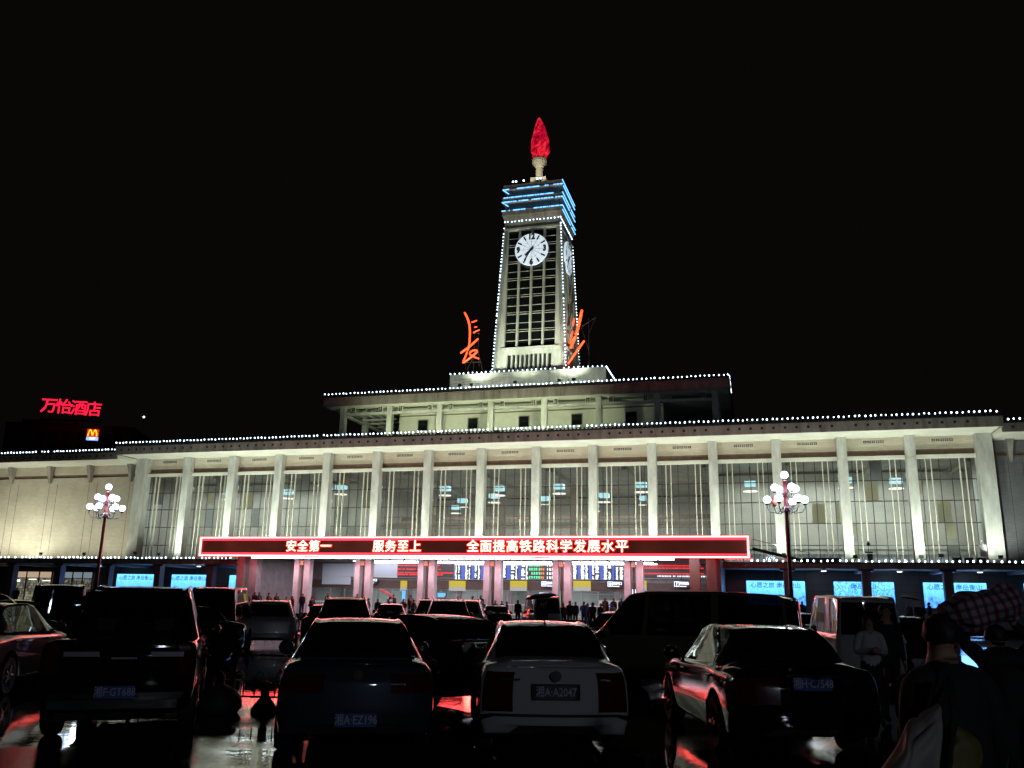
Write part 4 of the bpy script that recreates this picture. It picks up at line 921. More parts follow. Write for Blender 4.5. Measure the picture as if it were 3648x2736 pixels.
# ------------------------------------------------------------------ plaza lamps
def plaza_lamp(x, y, h, label, energy, burnt=None, bent=0.0, head=0.0):
    t = thing('plaza_lamp', label, 'street lamp', (x, y, 0), head); m = MB()
    m.lathe([(.34, 0), (.34, .5), (.26, .55), (.22, 1.1), (.13, 1.2), (.12, 2.6)], (0, 0, 0), 16); m.build('base', 'steel_dark', t, smooth=False)
    m = MB(); m.lathe([(.11, 2.6), (.10, h - 2.1), (.20, h - 2.05), (.20, h - 1.85), (.12, h - 1.8), (.10, h - .35), (.14, h - .3), (.1, h - .24)], (0, 0, 0), 14); m.build('pole', 'pole_red_lit', t)
    arms = MB(); pos = []
    for k in range(6):
        a = 2 * math.pi * k / 6 + .2; c, s = math.cos(a), math.sin(a)
        arms.tube([(c * .1, s * .1, h - 1.75), (c * .45, s * .45, h - 2.15), (c * .85, s * .85, h - 2.1), (c * 1.02, s * 1.02, h - 1.85), (c * 1.02, s * 1.02, h - 1.62)], .03, 6)
        arms.tube([(c * .5 + .08 * math.cos(q) * c, s * .5 + .08 * math.cos(q) * s, h - 1.95 + .1 * math.sin(q)) for q in [i * .9 for i in range(7)]], .015, 5)
        pos.append((c * 1.02, s * 1.02, h - 1.40))
    for k in range(4):
        a = 2 * math.pi * k / 4 + .6; c, s = math.cos(a), math.sin(a)
        arms.tube([(c * .1, s * .1, h - 1.05), (c * .35, s * .35, h - 1.3), (c * .62, s * .62, h - 1.2), (c * .66, s * .66, h - .95)], .03, 6)
        pos.append((c * .66, s * .66, h - .75))
    pos.append((0, 0, h)); arms.build('arms', 'steel_dark', t)
    for i, p in enumerate(pos):
        m = MB(); m.sphere(p, .215, 16, 10); g = m.build('globe', 'globe_unlit' if burnt == i else 'globe_light', t, smooth=True)
        m = MB(); m.lathe([(.09, -.30), (.13, -.22), (.1, -.2)], p, 10); m.build('globe_collar', 'steel_dark', g)
    lamp('lamp_light', 'POINT', t, (0, 0, h - 1.2), energy, (.74, .84, 1.0), radius=.6)
    return t
plaza_lamp(-27.62, 60, 8.85, 'tall plaza lamp with clustered white globes before the cream brick wing', 900, head=.3)
plaza_lamp(15.5, 49, 8.9, 'tall plaza lamp whose globe cluster includes one unlit globe', 700, burnt=2, head=-.35)
plaza_lamp(9, -22, 9.0, 'unseen plaza lamp added behind the viewer as fill', 3200)  # unseen lamp, added as bluish fill on the car rears

# ------------------------------------------------------------------ dark hotel and burger sign far behind the left wing
t = thing('hotel_building', 'barely visible dark hotel block far behind the cream wing', 'building', (-120, 235, 0), R(8)); m = MB()
m.box(-14, 18, -8, 10, 0, 45.2); m.box(-10, 3, -8.4, 8, 45.2, 46); m.build('wall', 'night_wall', t)
WN = MB().box(-.8, .8, -.025, .025, -.95, .95).mesh('window', 'tower_glass')
repeat('window', WN, t, [(-11.7 + i * 3.3, -8.035, 19.8 + j * 3.2) for i in range(9) for j in range(8)])
t = thing('rooftop_sign', 'red lit four character rooftop sign on the dark hotel', 'sign', (-114.6, 222, 46.0), R(11))
for i, ch in enumerate('万怡酒店'):
    add_text('character', ch, 4.1, 'hotel_red', t, (-5.4 + i * 3.6, 0, 2.6 - i * .12), depth=.2, bold=.045)
m = MB(); m.box(-7.3, 7.3, .3, .5, -.9, -.6)
for i in range(8): m.box(-7 + i * 2, -6.9 + i * 2, .3, .5, -.6, 4.6)
m.build('support_frame', 'steel_dark', t)
t = thing('burger_sign', 'small red sign with yellow arched letter and blue strip on a dark roof', 'sign', (-97.45, 200, 36.3), R(10)); m = MB()
m.box(-1.25, 1.25, 0, .4, .75, 2.6); m.build('red_panel', 'mac_red', t); m = MB(); m.box(-1.25, 1.25, 0, .4, 0, .72); m.build('blue_panel', 'mac_blue', t)
m = MB()
for sx in (-1, 1): m.tube([(sx * .95, -.08, .95), (sx * .90, -.08, 1.5), (sx * .74, -.08, 2.15), (sx * .55, -.08, 2.42), (sx * .34, -.08, 2.2), (sx * .14, -.08, 1.6), (sx * .02, -.08, 1.1)], .13, 8)
m.build('letter', 'mac_yellow', t); add_text('lettering', '24时', .62, 'sign_icon', t, (.1, -.03, .36), bold=.03)
m = MB(); m.box(-.08, .08, .4, .6, -6, 2); m.build('post', 'steel_dark', t)
t = thing('roof_beacon', 'single tiny white light on a dark roof beyond the cream wing', 'lamp', (-86.0, 200, 42.0)); m = MB(); m.sphere((0, 0, 0), .22, 8, 6); m.build('bulb', 'bulb_light', t); m = MB(); m.tube([(0, 0, -3), (0, 0, -.2)], .05); m.build('mast', 'steel_dark', t)
t = thing('restaurant_building', 'low dark building under the burger sign behind the wing', 'building', (-97, 204, 0), R(8)); m = MB(); m.box(-12, 16, 0, 12, 0, 33); m.box(-3, 6, 0, 8, 33, 35); m.build('wall', 'night_wall', t)
m = MB(); m.box(-10, 14, -.05, -.01, 26, 28); m.build('window', 'tower_glass', t)

# ------------------------------------------------------------------ cars
def pchip(xs, ys):
    n = len(xs); h = [xs[i + 1] - xs[i] for i in range(n - 1)]; d = [(ys[i + 1] - ys[i]) / h[i] for i in range(n - 1)]; m = [0] * n
    m[0], m[-1] = d[0], d[-1]
    for i in range(1, n - 1): m[i] = 0 if d[i - 1] * d[i] <= 0 else 2 * d[i - 1] * d[i] / (d[i - 1] + d[i])
    def f(x):
        i = min(n - 2, max(0, int(x))); t = x - xs[i]; t /= h[i]
        return (ys[i] * (1 + 2 * t) * (1 - t) ** 2 + m[i] * h[i] * t * (1 - t) ** 2 + ys[i + 1] * t * t * (3 - 2 * t) + m[i + 1] * h[i] * t * t * (t - 1))
    return f
SEDAN = dict(L=4.55, st=[
 # yl   yu    wb   wm   ws    wd   wr   zb   zm   zs   zd    zr   crown
 (.00, .13, .60, .72, .71, .64, .48, .38, .56, .86, .985, 1.00, .02),
 (.10, .18, .78, .845, .82, .74, .56, .28, .56, .87, 1.00, 1.03, .02),
 (.42, .36, .84, .872, .85, .765, .60, .24, .58, .89, 1.01, 1.05, .025),
 (.75, .60, .85, .876, .86, .775, .66, .24, .60, .91, 1.00, 1.055, .03),
 (.98, .90, .85, .878, .866, .79, .635, .24, .60, .92, 1.005, 1.25, .035),
 (1.20, 1.28, .85, .88, .866, .80, .575, .24, .60, .92, 1.00, 1.395, .04),
 (2.05, 2.00, .85, .88, .866, .80, .575, .24, .60, .91, .98, 1.42, .045),
 (2.75, 2.55, .85, .88, .866, .80, .56, .24, .60, .90, .965, 1.385, .045),
 (3.08, 2.95, .85, .88, .864, .79, .61, .24, .60, .90, .955, 1.19, .04),
 (3.32, 3.34, .85, .88, .86, .78, .68, .24, .60, .89, .945, .985, .03),
 (3.9, 3.9, .84, .87, .84, .75, .58, .24, .58, .80, .87, .91, .03),
 (4.38, 4.33, .74, .80, .77, .68, .5, .26, .52, .66, .76, .79, .02),
 (4.55, 4.50, .58, .68, .65, .56, .42, .3, .48, .60, .70, .72, .01)],
 wheels=(.93, 3.55), R=.315, rw=(3, 5), ws=(7, 9), side=((4.25, 5.97), (6.1, 8.1)), box=False)
HATCH = dict(L=4.2, st=[
 (.00, .25, .62, .74, .74, .66, .54, .36, .56, .95, 1.05, 1.46, .02),
 (.10, .34, .80, .85, .84, .78, .61, .28, .56, .96, 1.06, 1.50, .03),
 (.40, .55, .85, .875, .865, .80, .62, .25, .60, .96, 1.05, 1.53, .035),
 (1.2, 1.2, .86, .88, .87, .81, .625, .25, .6, .95, 1.04, 1.56, .04),
 (2.0, 1.9, .86, .88, .87, .81, .625, .25, .6, .94, 1.02, 1.56, .04),
 (2.65, 2.45, .86, .88, .87, .81, .60, .25, .6, .93, 1.0, 1.50, .04),
 (2.95, 2.85, .86, .88, .865, .80, .65, .25, .6, .92, .99, 1.24, .04),
 (3.2, 3.22, .85, .88, .86, .79, .70, .25, .6, .91, .98, 1.02, .03),
 (3.75, 3.75, .83, .86, .83, .75, .6, .25, .56, .80, .88, .92, .03),
 (4.08, 4.05, .72, .78, .75, .66, .5, .28, .5, .64, .74, .77, .02),
 (4.2, 4.17, .56, .66, .62, .54, .4, .32, .48, .58, .66, .68, .01)],
 wheels=(.72, 3.3), R=.33, rw=None, ws=(5, 7), side=((.6, 2.4), (2.5, 3.95), (4.05, 6.1)), box=True)
VAN = dict(L=4.7, st=[
 (.00, .10, .66, .78, .78, .74, .66, .36, .60, 1.02, 1.12, 1.84, .03),
 (.09, .22, .80, .86, .86, .83, .73, .30, .60, 1.03, 1.13, 1.89, .04),
 (.35, .45, .83, .87, .87, .84, .74, .27, .6, 1.03, 1.13, 1.92, .05),
 (1.5, 1.5, .84, .875, .875, .845, .75, .26, .6, 1.03, 1.13, 1.95, .05),
 (2.6, 2.5, .84, .875, .875, .845, .75, .26, .6, 1.03, 1.13, 1.95, .05),
 (3.35, 3.15, .84, .875, .875, .84, .73, .26, .6, 1.02, 1.12, 1.90, .05),
 (3.75, 3.55, .84, .87, .87, .83, .72, .26, .6, 1.01, 1.10, 1.55, .05),
 (4.05, 4.0, .83, .86, .85, .80, .72, .26, .6, .98, 1.06, 1.12, .04),
 (4.45, 4.4, .78, .82, .80, .74, .6, .28, .56, .84, .94, .98, .03),
 (4.7, 4.66, .62, .70, .68, .62, .48, .34, .52, .74, .82, .84, .02)],
 wheels=(.95, 3.75), R=.33, rw=None, ws=(5, 7), side=((.5, 2.9), (3.05, 4.35), (4.5, 6.2)), box=True)
PICKUP = dict(L=5.1, st=[
 (.00, .02, .70, .80, .80, .76, .70, .48, .70, 1.04, 1.14, 1.17, .00),
 (.06, .08, .80, .86, .86, .82, .72, .44, .70, 1.05, 1.15, 1.18, .01),
 (.5, .5, .84, .89, .88, .83, .72, .42, .72, 1.05, 1.15, 1.18, .02),
 (1.35, 1.33, .85, .895, .885, .83, .72, .40, .72, 1.05, 1.15, 1.19, .02),
 (1.50, 1.52, .85, .895, .885, .83, .70, .40, .72, 1.05, 1.15, 1.45, .03),
 (1.62, 1.78, .85, .895, .885, .83, .63, .40, .72, 1.05, 1.15, 1.74, .04),
 (2.5, 2.45, .85, .895, .885, .83, .635, .40, .72, 1.05, 1.14, 1.79, .045),
 (3.25, 3.0, .85, .895, .885, .83, .62, .40, .72, 1.04, 1.13, 1.75, .045),
 (3.6, 3.5, .85, .895, .88, .82, .66, .40, .72, 1.03, 1.12, 1.46, .04),
 (3.9, 3.9, .85, .89, .87, .80, .70, .40, .72, 1.02, 1.10, 1.14, .03),
 (4.6, 4.6, .84, .88, .85, .77, .6, .40, .70, .96, 1.05, 1.09, .03),
 (5.0, 4.97, .76, .82, .80, .70, .5, .42, .66, .84, .94, .97, .02),
 (5.1, 5.07, .62, .72, .70, .6, .42, .46, .62, .78, .86, .88, .01)],
 wheels=(1.0, 4.1), R=.37, rw=(3.5, 5), ws=(7, 9), side=((5.05, 5.95), (6.1, 8.2)), box=False)
def shell(spec, SU, SV, sx=1.0, sz=1.0):
    st = spec['st']; n = len(st); cols = list(zip(*st)); F_ = [pchip(list(range(n)), list(c)) for c in cols]
    us = [i / SU for i in range((n - 1) * SU + 1)]; Rr = spec['R']; zc = Rr; rings = []
    for u in us:
        yl, yu, wb, wm, ws, wd, wr, zb, zm, zs, zd, zr, cr = [f(u) for f in F_]
        za = zb
        for yw in spec['wheels']:
            d = yl - yw; ra = Rr + .06
            if abs(d) < ra: za = max(za, zc + math.sqrt(ra * ra - d * d))
        zl1 = max(zb + (zm - zb) * .5, za + .015); zmm = max(zm, za + .04)
        base = [(wb, yl, za), (wb + (wm - wb) * .75, yl, zl1), (wm, yl, zmm), (ws, yl + (yu - yl) * .25, max(zs, zmm + .05)), (wd, yl + (yu - yl) * .55, max(zd, zmm + .09)), (wr, yu, zr), (wr * .84, yu, zr + cr * .55), (wr * .45, yu, zr + cr * .92), (0, yu, zr + cr)]
        lv = []
        for j in range(len(base) - 1):                     # Catmull-Rom down the section
            p0 = Vector(base[max(j - 1, 0)]); p1 = Vector(base[j]); p2 = Vector(base[j + 1]); p3 = Vector(base[min(j + 2, len(base) - 1)])
            if j == 4: p0 = p1 - (p2 - p1); p3 = p2 + (p2 - p1)   # flat window plane
            for q in range(SV):
                t = q / SV; tt = .5
                v = ((-t + 2 * t * t - t ** 3) * p0 * .5 + (1 + (-5 * t * t + 3 * t ** 3) * .5) * p1 + (t + 4 * t * t - 3 * t ** 3) * .5 * p2 + (t ** 3 - t * t) * .5 * p3)
                lv.append((j + t, (max(0, v.x) * sx, v.y, v.z * sz)))
        lv.append((8.0, (0, base[-1][1], base[-1][2] * sz)))
        und = [(-3.0, (0, yl, zb * sz)), (-2.0, (max(.1, wm - .32) * sx, yl, zb * sz)), (-1.0, (max(.1, wm - .32) * sx, yl, za * sz))]
        rings.append(und + lv)
    return us, rings
def make_car(spec, name, label, paint, glass='car_glass', detail=2, classify=None, sx=1.0, sz=1.0, plate=None, plate_z=.72, plate_w=.44, cat='car', group='cars parked on the wet plaza', trim=None, interior=True, plate_y=None):
    SU, SV = (8, 4) if detail == 2 else (4, 2)
    us, rings = shell(spec, SU, SV, sx, sz); nv = len(rings[0]); root = thing(name, label, cat, group=group); parts = {}
    def P(nm):
        if nm not in parts: parts[nm] = (MB(), {})
        return parts[nm]
    def addf(nm, keys, pts):
        mb, idx = P(nm); ids = []
        for k, p in zip(keys, pts):
            if k not in idx: idx[k] = len(mb.v); mb.v.append(p)
            ids.append(idx[k])
        mb.face(ids)
    def kind(u, v):
        if classify:
            c = classify('side', u, v, 0)
            if c: return c
        if 4.0 < v < 5.0:
            for a, b in spec['side']:
                if a < u < b: return 'side_window'
        if v > 5.0:
            if spec['rw'] and spec['rw'][0] < u < spec['rw'][1] and v > 5.1: return 'rear_window'
            if spec['ws'][0] < u < spec['ws'][1] and v > 5.1: return 'windshield'
        if v < -.5: return 'underside'
        return 'body'
    for sg in (1, -1):
        for i in range(len(us) - 1):
            for j in range(nv - 1):
                u = (us[i] + us[i + 1]) / 2; v = (rings[i][j][0] + rings[i][j + 1][0]) / 2
                q = [(i, j), (i + 1, j), (i + 1, j + 1), (i, j + 1)]
                pts = [(rings[a][b][1][0] * sg, rings[a][b][1][1], rings[a][b][1][2]) for a, b in q]
                keys = [(a, b, sg if rings[a][b][1][0] > 1e-5 else 0) for a, b in q]
                if sg < 0: q.reverse(); pts.reverse(); keys.reverse()
                nm = kind(u, v)
                if nm in ('side_window', 'taillight', 'headlight'): nm += '|%d|%d' % (sg, 0 if nm != 'side_window' else next(k for k, (a, b) in enumerate(spec['side']) if a < u < b))
                addf(nm, keys, pts)
    for end in (0, -1):                                     # curved end caps
        rg = rings[end]; K = 12; bul = .07 if end == 0 else .10; s_ = -1 if end == 0 else 1
        def cp(j, k):
            x, y, z = rg[j][1]; f = k / K * 2 - 1
            return (x * f, y + s_ * bul * (1 - f * f) * (1 if end else (1.0 if rg[j][0] < 3.2 else .7)), z)
        for j in range(nv - 1):
            for k in range(K):
                v = (rg[j][0] + rg[j + 1][0]) / 2; f = (k + .5) / K * 2 - 1
                nm = 'body'
                if classify: nm = classify('tail' if end == 0 else 'nose', 0, v, f) or 'body'
                elif spec['box'] and end == 0 and 4.0 < v < 5.0 and abs(f) < .92: nm = 'rear_window'
                if v < -.5: nm = 'underside'
                if nm in ('taillight', 'headlight'): nm += '|%d|0' % (1 if f > 0 else -1)
                q = [(j, k), (j, k + 1), (j + 1, k + 1), (j + 1, k)]
                if end == -1: q.reverse()
                def key(b, kk):
                    if kk == 0: return (0 if end == 0 else len(us) - 1, b, -1 if rg[b][1][0] > 1e-5 else 0)
                    if kk == K: return (0 if end == 0 else len(us) - 1, b, 1 if rg[b][1][0] > 1e-5 else 0)
                    return ('c', end, b, kk)
                addf(nm, [key(b, kk) for b, kk in q], [cp(b, kk) for b, kk in q])
    mats = {'body': paint, 'side_window': glass, 'rear_window': glass, 'windshield': glass, 'underside': 'underbody', 'taillight': 'taillight', 'headlight': 'headlight', 'bumper_strip': 'rubber', 'lower_bumper': trim or paint, 'tailgate_strip': 'reflector'}
    for nm, (mb, _) in parts.items():
        b = nm.split('|')[0]; mb.build(b, mats.get(b, paint), root, smooth=True, fix=False)
    # wheels
    Rr = spec['R']
    for yw in spec['wheels']:
        for sg in (1, -1):
            x = sg * (.79 if detail else .78) * sx; m = MB()
            prof = [(Rr * .62, -.09), (Rr * .92, -.105), (Rr, -.07), (Rr, .07), (Rr * .92, .105), (Rr * .62, .09)]
            m.lathe(prof, (x, yw, Rr), 24 if detail == 2 else 12, 'x'); ty = m.build('wheel', 'rubber', root, smooth=False)
            if detail >= 1:
                m = MB(); m.lathe([(Rr * .62, .06 * sg), (Rr * .6, .085 * sg), (Rr * .52, .07 * sg), (.08, .06 * sg), (.07, .095 * sg), (.001, .1 * sg)], (x, yw, Rr), 20, 'x')
                for k in range(5):
                    a = 2 * math.pi * k / 5; c, s = math.cos(a), math.sin(a); m.tube([(x + sg * .09, yw + c * .06, Rr + s * .06), (x + sg * .09, yw + c * Rr * .56, Rr + s * Rr * .56)], .03, 5)
                m.build('rim', 'rim_metal', ty, smooth=False)
    fu = pchip(list(range(len(spec['st']))), [s[0] for s in spec['st']])
    uw = spec['ws'][1]; st = spec['st'][uw - 1]
    for sg in (1, -1):                                     # door mirrors
        m = MB(); x = sg * (st[5] + .16) * sx; y = st[0] - .12; z = (st[10] + .05) * sz
        m.lathe([(.02, -.07), (.075, -.06), (.10, .0), (.075, .06), (.02, .075)], (x, y, z + .03), 12, 'y', sx=1.15); m.tube([(sg * (st[5] - .02) * sx, y + .02, z - .03), (x, y + .01, z)], .022, 6); m.build('mirror', paint, root, smooth=True)
    if detail == 2:
        for sg in (1, -1):
            for a, b in spec['side'][-2:]:
                m = MB(); uu = a + (b - a) * .22; s_ = spec['st'][int(uu)]; y = fu(uu); x = sg * (s_[4] + .012) * sx; z = (s_[9] - .06) * sz
                m.tube([(x - sg * .02, y - .11, z), (x + sg * .02, y - .09, z), (x + sg * .02, y + .09, z), (x - sg * .02, y + .11, z)], .016, 6); m.build('door_handle', paint, root)
    if interior and detail >= 1:
        zi = (st[10] - .02) * sz
        for y in ((1.55, 2.55) if spec is not VAN else (1.2, 2.2, 3.1)):
            for sg in (1, -1):
                m = MB(); x = sg * .36
                m.frustum([(x - .22, y - .02, .5), (x + .22, y - .02, .5), (x + .22, y + .1, .5), (x - .22, y + .1, .5)], [(x - .20, y - .14, zi + .1), (x + .20, y - .14, zi + .1), (x + .20, y - .04, zi + .1), (x - .20, y - .04, zi + .1)])
                m.frustum([(x - .10, y - .16, zi + .13), (x + .10, y - .16, zi + .13), (x + .10, y - .07, zi + .13), (x - .10, y - .07, zi + .13)], [(x - .12, y - .17, zi + .3), (x + .12, y - .17, zi + .3), (x + .12, y - .08, zi + .3), (x - .12, y - .08, zi + .3)])
                m.build('seat', 'interior_black', root)
    if plate:
        py = plate_y if plate_y is not None else -.085
        m = MB(); m.box(-plate_w / 2, plate_w / 2, py - .012, py, plate_z - .07, plate_z + .07); pl = m.build('number_plate', plate[1], root)
        add_text('lettering', plate[0], .125, 'plate_ink', pl, (0, py - .016, plate_z), depth=.004, bold=.001, sx=.80)
    return root
pm('underbody', (.006, .006, .006), .8); pm('rubber', (.010, .010, .010), .7); pm('rim_metal', (.12, .12, .12), .35, .8); pm('interior_black', (.012, .010, .010), .8)
pm('taillight', (.055, .006, .006), .12, coat=1.0); pm('headlight', (.25, .25, .26), .1, coat=1.0); pm('reflector', (.35, .33, .38), .25, .3)
pm('plate_blue', (.012, .05, .26), .35); pm('plate_black', (.012, .013, .02), .4); pm('plate_ink', (.42, .45, .55), .5); pm('chrome', (.6, .6, .6), .12, 1.0)
pm('chrome_dark', (.04, .04, .04), .3, .7)
def paint(name, col, rough=.35, metal=.1): return pm(name, col, rough, metal, coat=.8, spec=.0, bump=.012, bscale=160)
paint('paint_black', (.006, .006, .007)); paint('paint_midnight', (.010, .014, .026)); paint('paint_slate', (.036, .042, .060), metal=.2); paint('paint_white_car', (.44, .44, .46), .35, .0); paint('paint_silver', (.42, .42, .44), .35, .3)
paint('paint_green', (.11, .11, .06), .3, .2); paint('paint_maroon', (.06, .006, .008), .3, .3); paint('paint_grey', (.04, .04, .043), .35, .2); paint('paint_cream', (.34, .31, .28), .3, .1)

def place(o, px, y, heading):
    o.location = (gx(px, y), y, 0); o.rotation_euler = (0, 0, -R(heading)); return o
def add_part(root, name, mat, mb, **k): return mb.build(name, mat, root, **k)
# 1. black pickup
def cl_pick(where, u, v, f):
    if where == 'tail':
        if 2.2 < v < 4.1 and abs(f) > .84: return 'taillight'
        if v < 1.0: return 'lower_bumper'
    if where == 'side' and u < .55 and 2.2 < v < 3.0: return 'taillight'
pk = make_car(PICKUP, 'pickup_truck', 'black double cab pickup with pale tailgate strips and plate F GT688', 'paint_black', classify=cl_pick, plate=('湘F·GT688', 'plate_blue'), plate_z=.60, cat='pickup truck', trim='chrome_dark', plate_y=-.10)
for a, b in ((-.60, -.22), (.35, .72)): m = MB(); m.box(a, b, -.095, -.075, 1.00, 1.055); m.build('tailgate_strip', 'reflector', pk)
m = MB(); m.box(-.08, .2, -.095, -.075, .97, .99); m.build('badge', 'reflector', pk)
m = MB(); m.tube([(.06 + .40 * math.cos(a), 1.47 - .02 * math.sin(a), 1.47 + .145 * math.copysign(abs(math.sin(a)) ** .7, math.sin(a))) for a in [2 * math.pi * i / 40 for i in range(40)]], .012, 6, closed=True); m.build('oval_trim', 'chrome', pk)
m = MB(); m.tube([(-.78, 1.25, 1.15), (-.64, 1.32, 1.66), (-.54, 1.36, 1.76), (.54, 1.36, 1.76), (.64, 1.32, 1.66), (.78, 1.25, 1.15)], .045, 8); m.build('roll_bar', 'paint_black', pk, smooth=True)
m = MB(); m.box(-.7, .7, -.16, -.02, .42, .52); m.build('step_bumper', 'chrome_dark', pk)
m = MB(); m.box(-.62, .62, .5, 4.5, .30, .45); m.box(-.66, -.3, .2, .55, .26, .46); m.build('chassis', 'underbody', pk)
m = MB(); m.tube([(-.7, 1.0, .37), (.7, 1.0, .37)], .07, 8); m.sphere((.1, 1.0, .36), .16, 12, 8); m.build('axle', 'underbody', pk)
m = MB(); m.lathe([(.2, -.1), (.34, -.11), (.37, 0), (.34, .11), (.2, .1)], (0, .55, .36), 20); m.build('spare_wheel', 'rubber', pk)
place(pk, 449, 10.9, -17)
# 2. dark sedan with slim lamps, blue plate low in the bumper
def cl_slim(where, u, v, f):
    if where == 'tail' and 2.55 < v < 3.3 and abs(f) > .42: return 'taillight'
    if where == 'side' and u < 1.2 and 2.55 < v < 3.3: return 'taillight'
s7 = make_car(SEDAN, 'parked_car', 'slate blue sedan seen from behind with low blue plate A EZ196', 'paint_slate', classify=cl_slim, plate=('湘A·EZ196', 'plate_blue'), plate_z=.44)
m = MB(); m.lathe([(.055, -.085), (.055, -.07), (.045, -.062)], (0, 0, .90), 20, 'y'); m.build('badge', 'chrome', s7, smooth=False)
m = MB()
for i in range(6): m.box(.36 + i * .028, .38 + i * .028, -.09, -.075, .80, .815)
m.build('trunk_lettering', 'reflector', s7)
m = MB(); m.box(-.62, .62, .10, .34, 1.055, 1.075); m.build('spoiler_lip', 'paint_slate', s7)
place(s7, 1290, 10.1, -10.5)
# 3. white sedan
def cl_block(where, u, v, f):
    if where == 'tail':
        if 1.75 < v < 3.55 and abs(f) > .60: return 'taillight'
        if 1.1 < v < 1.6: return 'bumper_strip'
    if where == 'side':
        if u < .8 and 1.75 < v < 3.55: return 'taillight'
        if u < 2.6 and 1.1 < v < 1.6: return 'bumper_strip'
s13 = make_car(SEDAN, 'parked_car', 'white sedan seen from behind with block tail lamps, plate A A2047 and roof aerial', 'paint_white_car', classify=cl_block, plate=('湘A·A2047', 'plate_black'), plate_z=.735)
m = MB(); m.tube([(.0, 1.35, 1.43), (.0, 1.22, 1.56)], .007, 5); m.lathe([(.03, 1.425), (.015, 1.45)], (0, 1.36, 0), 8); m.build('aerial', 'rubber', s13)
m = MB(); m.lathe([(.06, -.085), (.06, -.07), (.05, -.06)], (0, 0, .905), 20, 'y'); m.build('badge', 'chrome', s13)
m = MB(); m.box(-.27, .27, -.095, -.082, .655, .825); m.build('plate_surround', 'rubber', s13)
m = MB()
for i in range(7): m.box(-.62 + i * .032, -.598 + i * .032, -.075, -.06, .86, .88)
for i in range(4): m.box(.50 + i * .032, .522 + i * .032, -.075, -.06, .86, .88)
m.build('trunk_lettering', 'chrome', s13)
place(s13, 1980, 10.35, -3)
# 4. dark sedan rear right
def cl_round(where, u, v, f):
    if where == 'tail' and 2.3 < v < 3.3 and abs(f) > .55: return 'taillight'
    if where == 'side' and u < 1.1 and 2.3 < v < 3.3: return 'taillight'
s17 = make_car(SEDAN, 'parked_car', 'black sedan in the right foreground with blue plate H C7548', 'paint_black', classify=cl_round, plate=('湘H·C7548', 'plate_blue'), plate_z=.86)
m = MB(); m.box(-.3, .3, -.085, -.07, .94, .955); m.build('trunk_trim', 'chrome', s17)
m = MB(); m.box(.855, .885, 1.3, 3.2, .50, .54); m.box(-.885, -.855, 1.3, 3.2, .50, .54); m.build('side_moulding', 'chrome_dark', s17)
place(s17, 2868, 10.5, -2)
# 5. green van broadside
v16 = make_car(VAN, 'van', 'dark green passenger van parked broadside behind the black sedan', 'paint_green', 'van_glass', cat='van', sz=.975, interior=False)
place(v16, 2842, 17.6, -61)
# 6. white microvan
m19 = make_car(VAN, 'van', 'white microvan with red glow on its side windows, right of the green van', 'paint_white_car', 'van_glass', cat='van', sx=.86, sz=.99, interior=False)
place(m19, 3095, 20.3, 8.5)
# 7. left silver-grey sedan, side view
s2 = make_car(SEDAN, 'parked_car', 'dark sedan cut by the left picture edge, doors streaked with red', 'paint_grey', sz=1.04, classify=cl_slim)
s2.location = (-9.35, 14.8, 0); s2.rotation_euler = (0, 0, -R(-8))
# middle distance
s11 = make_car(SEDAN, 'parked_car', 'black sedan standing askew between the slate and the white sedan', 'paint_black', classify=cl_slim)
place(s11, 1790, 14.6, -38)
s6 = make_car(HATCH, 'parked_car', 'silver hatchback alone in the red glow behind the low hoop fence', 'paint_silver', sz=1.0, sx=1.08)
place(s6, 960, 31, -12)
suv = make_car(HATCH, 'suv', 'black roof railed SUV over the roof of the slate sedan', 'paint_black', sz=1.08, sx=1.02, cat='SUV')
m = MB()
for sg in (1, -1): m.tube([(sg * .56, .8, 1.66), (sg * .57, .9, 1.72), (sg * .57, 2.2, 1.73), (sg * .55, 2.35, 1.66)], .03, 6)
m.build('roof_rail', 'chrome_dark', suv)
place(suv, 1228, 27.5, -8)
far = make_car(SEDAN, 'parked_car', 'small dark sedan with a glowing red roof edge, left of the racked SUVs', 'paint_black', detail=1)
place(far, 1389, 46, -5)
fvan = make_car(VAN, 'van', 'white microvan behind the dark red umbrella near the entrance', 'paint_white_car', detail=1, sx=.86, cat='van', interior=False)
place(fvan, 1952, 46, -8)
for r in (far, fvan, suv, s6, s11, m19, s2): remember(r)
def far_copy(src, px, y, hd, label, pt=None):
    o = dup(src, (gx(px, y), y, 0), -R(hd), label)
    if pt:
        for c in bpy.data.objects:
            if c.parent == o and c.type == 'MESH' and c.name.split('.')[0] in ('body', 'mirror'):
                c.data = c.data.copy(); c.data.materials.clear(); c.data.materials.append(MAT[pt])
    return o
far_copy(far, 1160, 33, -8, 'small dark sedan peeking out left of the roof railed SUV', 'paint_grey')
far_copy(far, 1772, 50, -4, 'small dark sedan in front of the lone standing man', 'paint_midnight')
far_copy(suv, 1600, 34, -6, 'black roof railed SUV left half of the overlapping pair behind the askew sedan')
far_copy(suv, 1655, 41, 2, 'SUV with bright lit side windows, right half of the overlapping pair', 'paint_silver')
far_copy(suv, 1538, 47, -6, 'tall dark off road car with roof rack behind the overlapping SUV pair', 'paint_midnight')
far_copy(s11, 2290, 28.5, 205, 'dark sedan facing the viewer at the nose of the green van')
far_copy(far, 2866, 33, 10, 'pale sedan with glowing tail between the green van and the microvan', 'paint_cream')
far_copy(s11, 3262, 27, 6, 'dark car between the microvan and the people beneath the sack')
far_copy(s11, 815, 23.5, -62, 'black sedan nose beyond the pickup, turned sideways', 'paint_black')
far_copy(m19, 752, 27, -9, 'minivan with brilliant red lit windows beyond the pickup', 'paint_maroon')
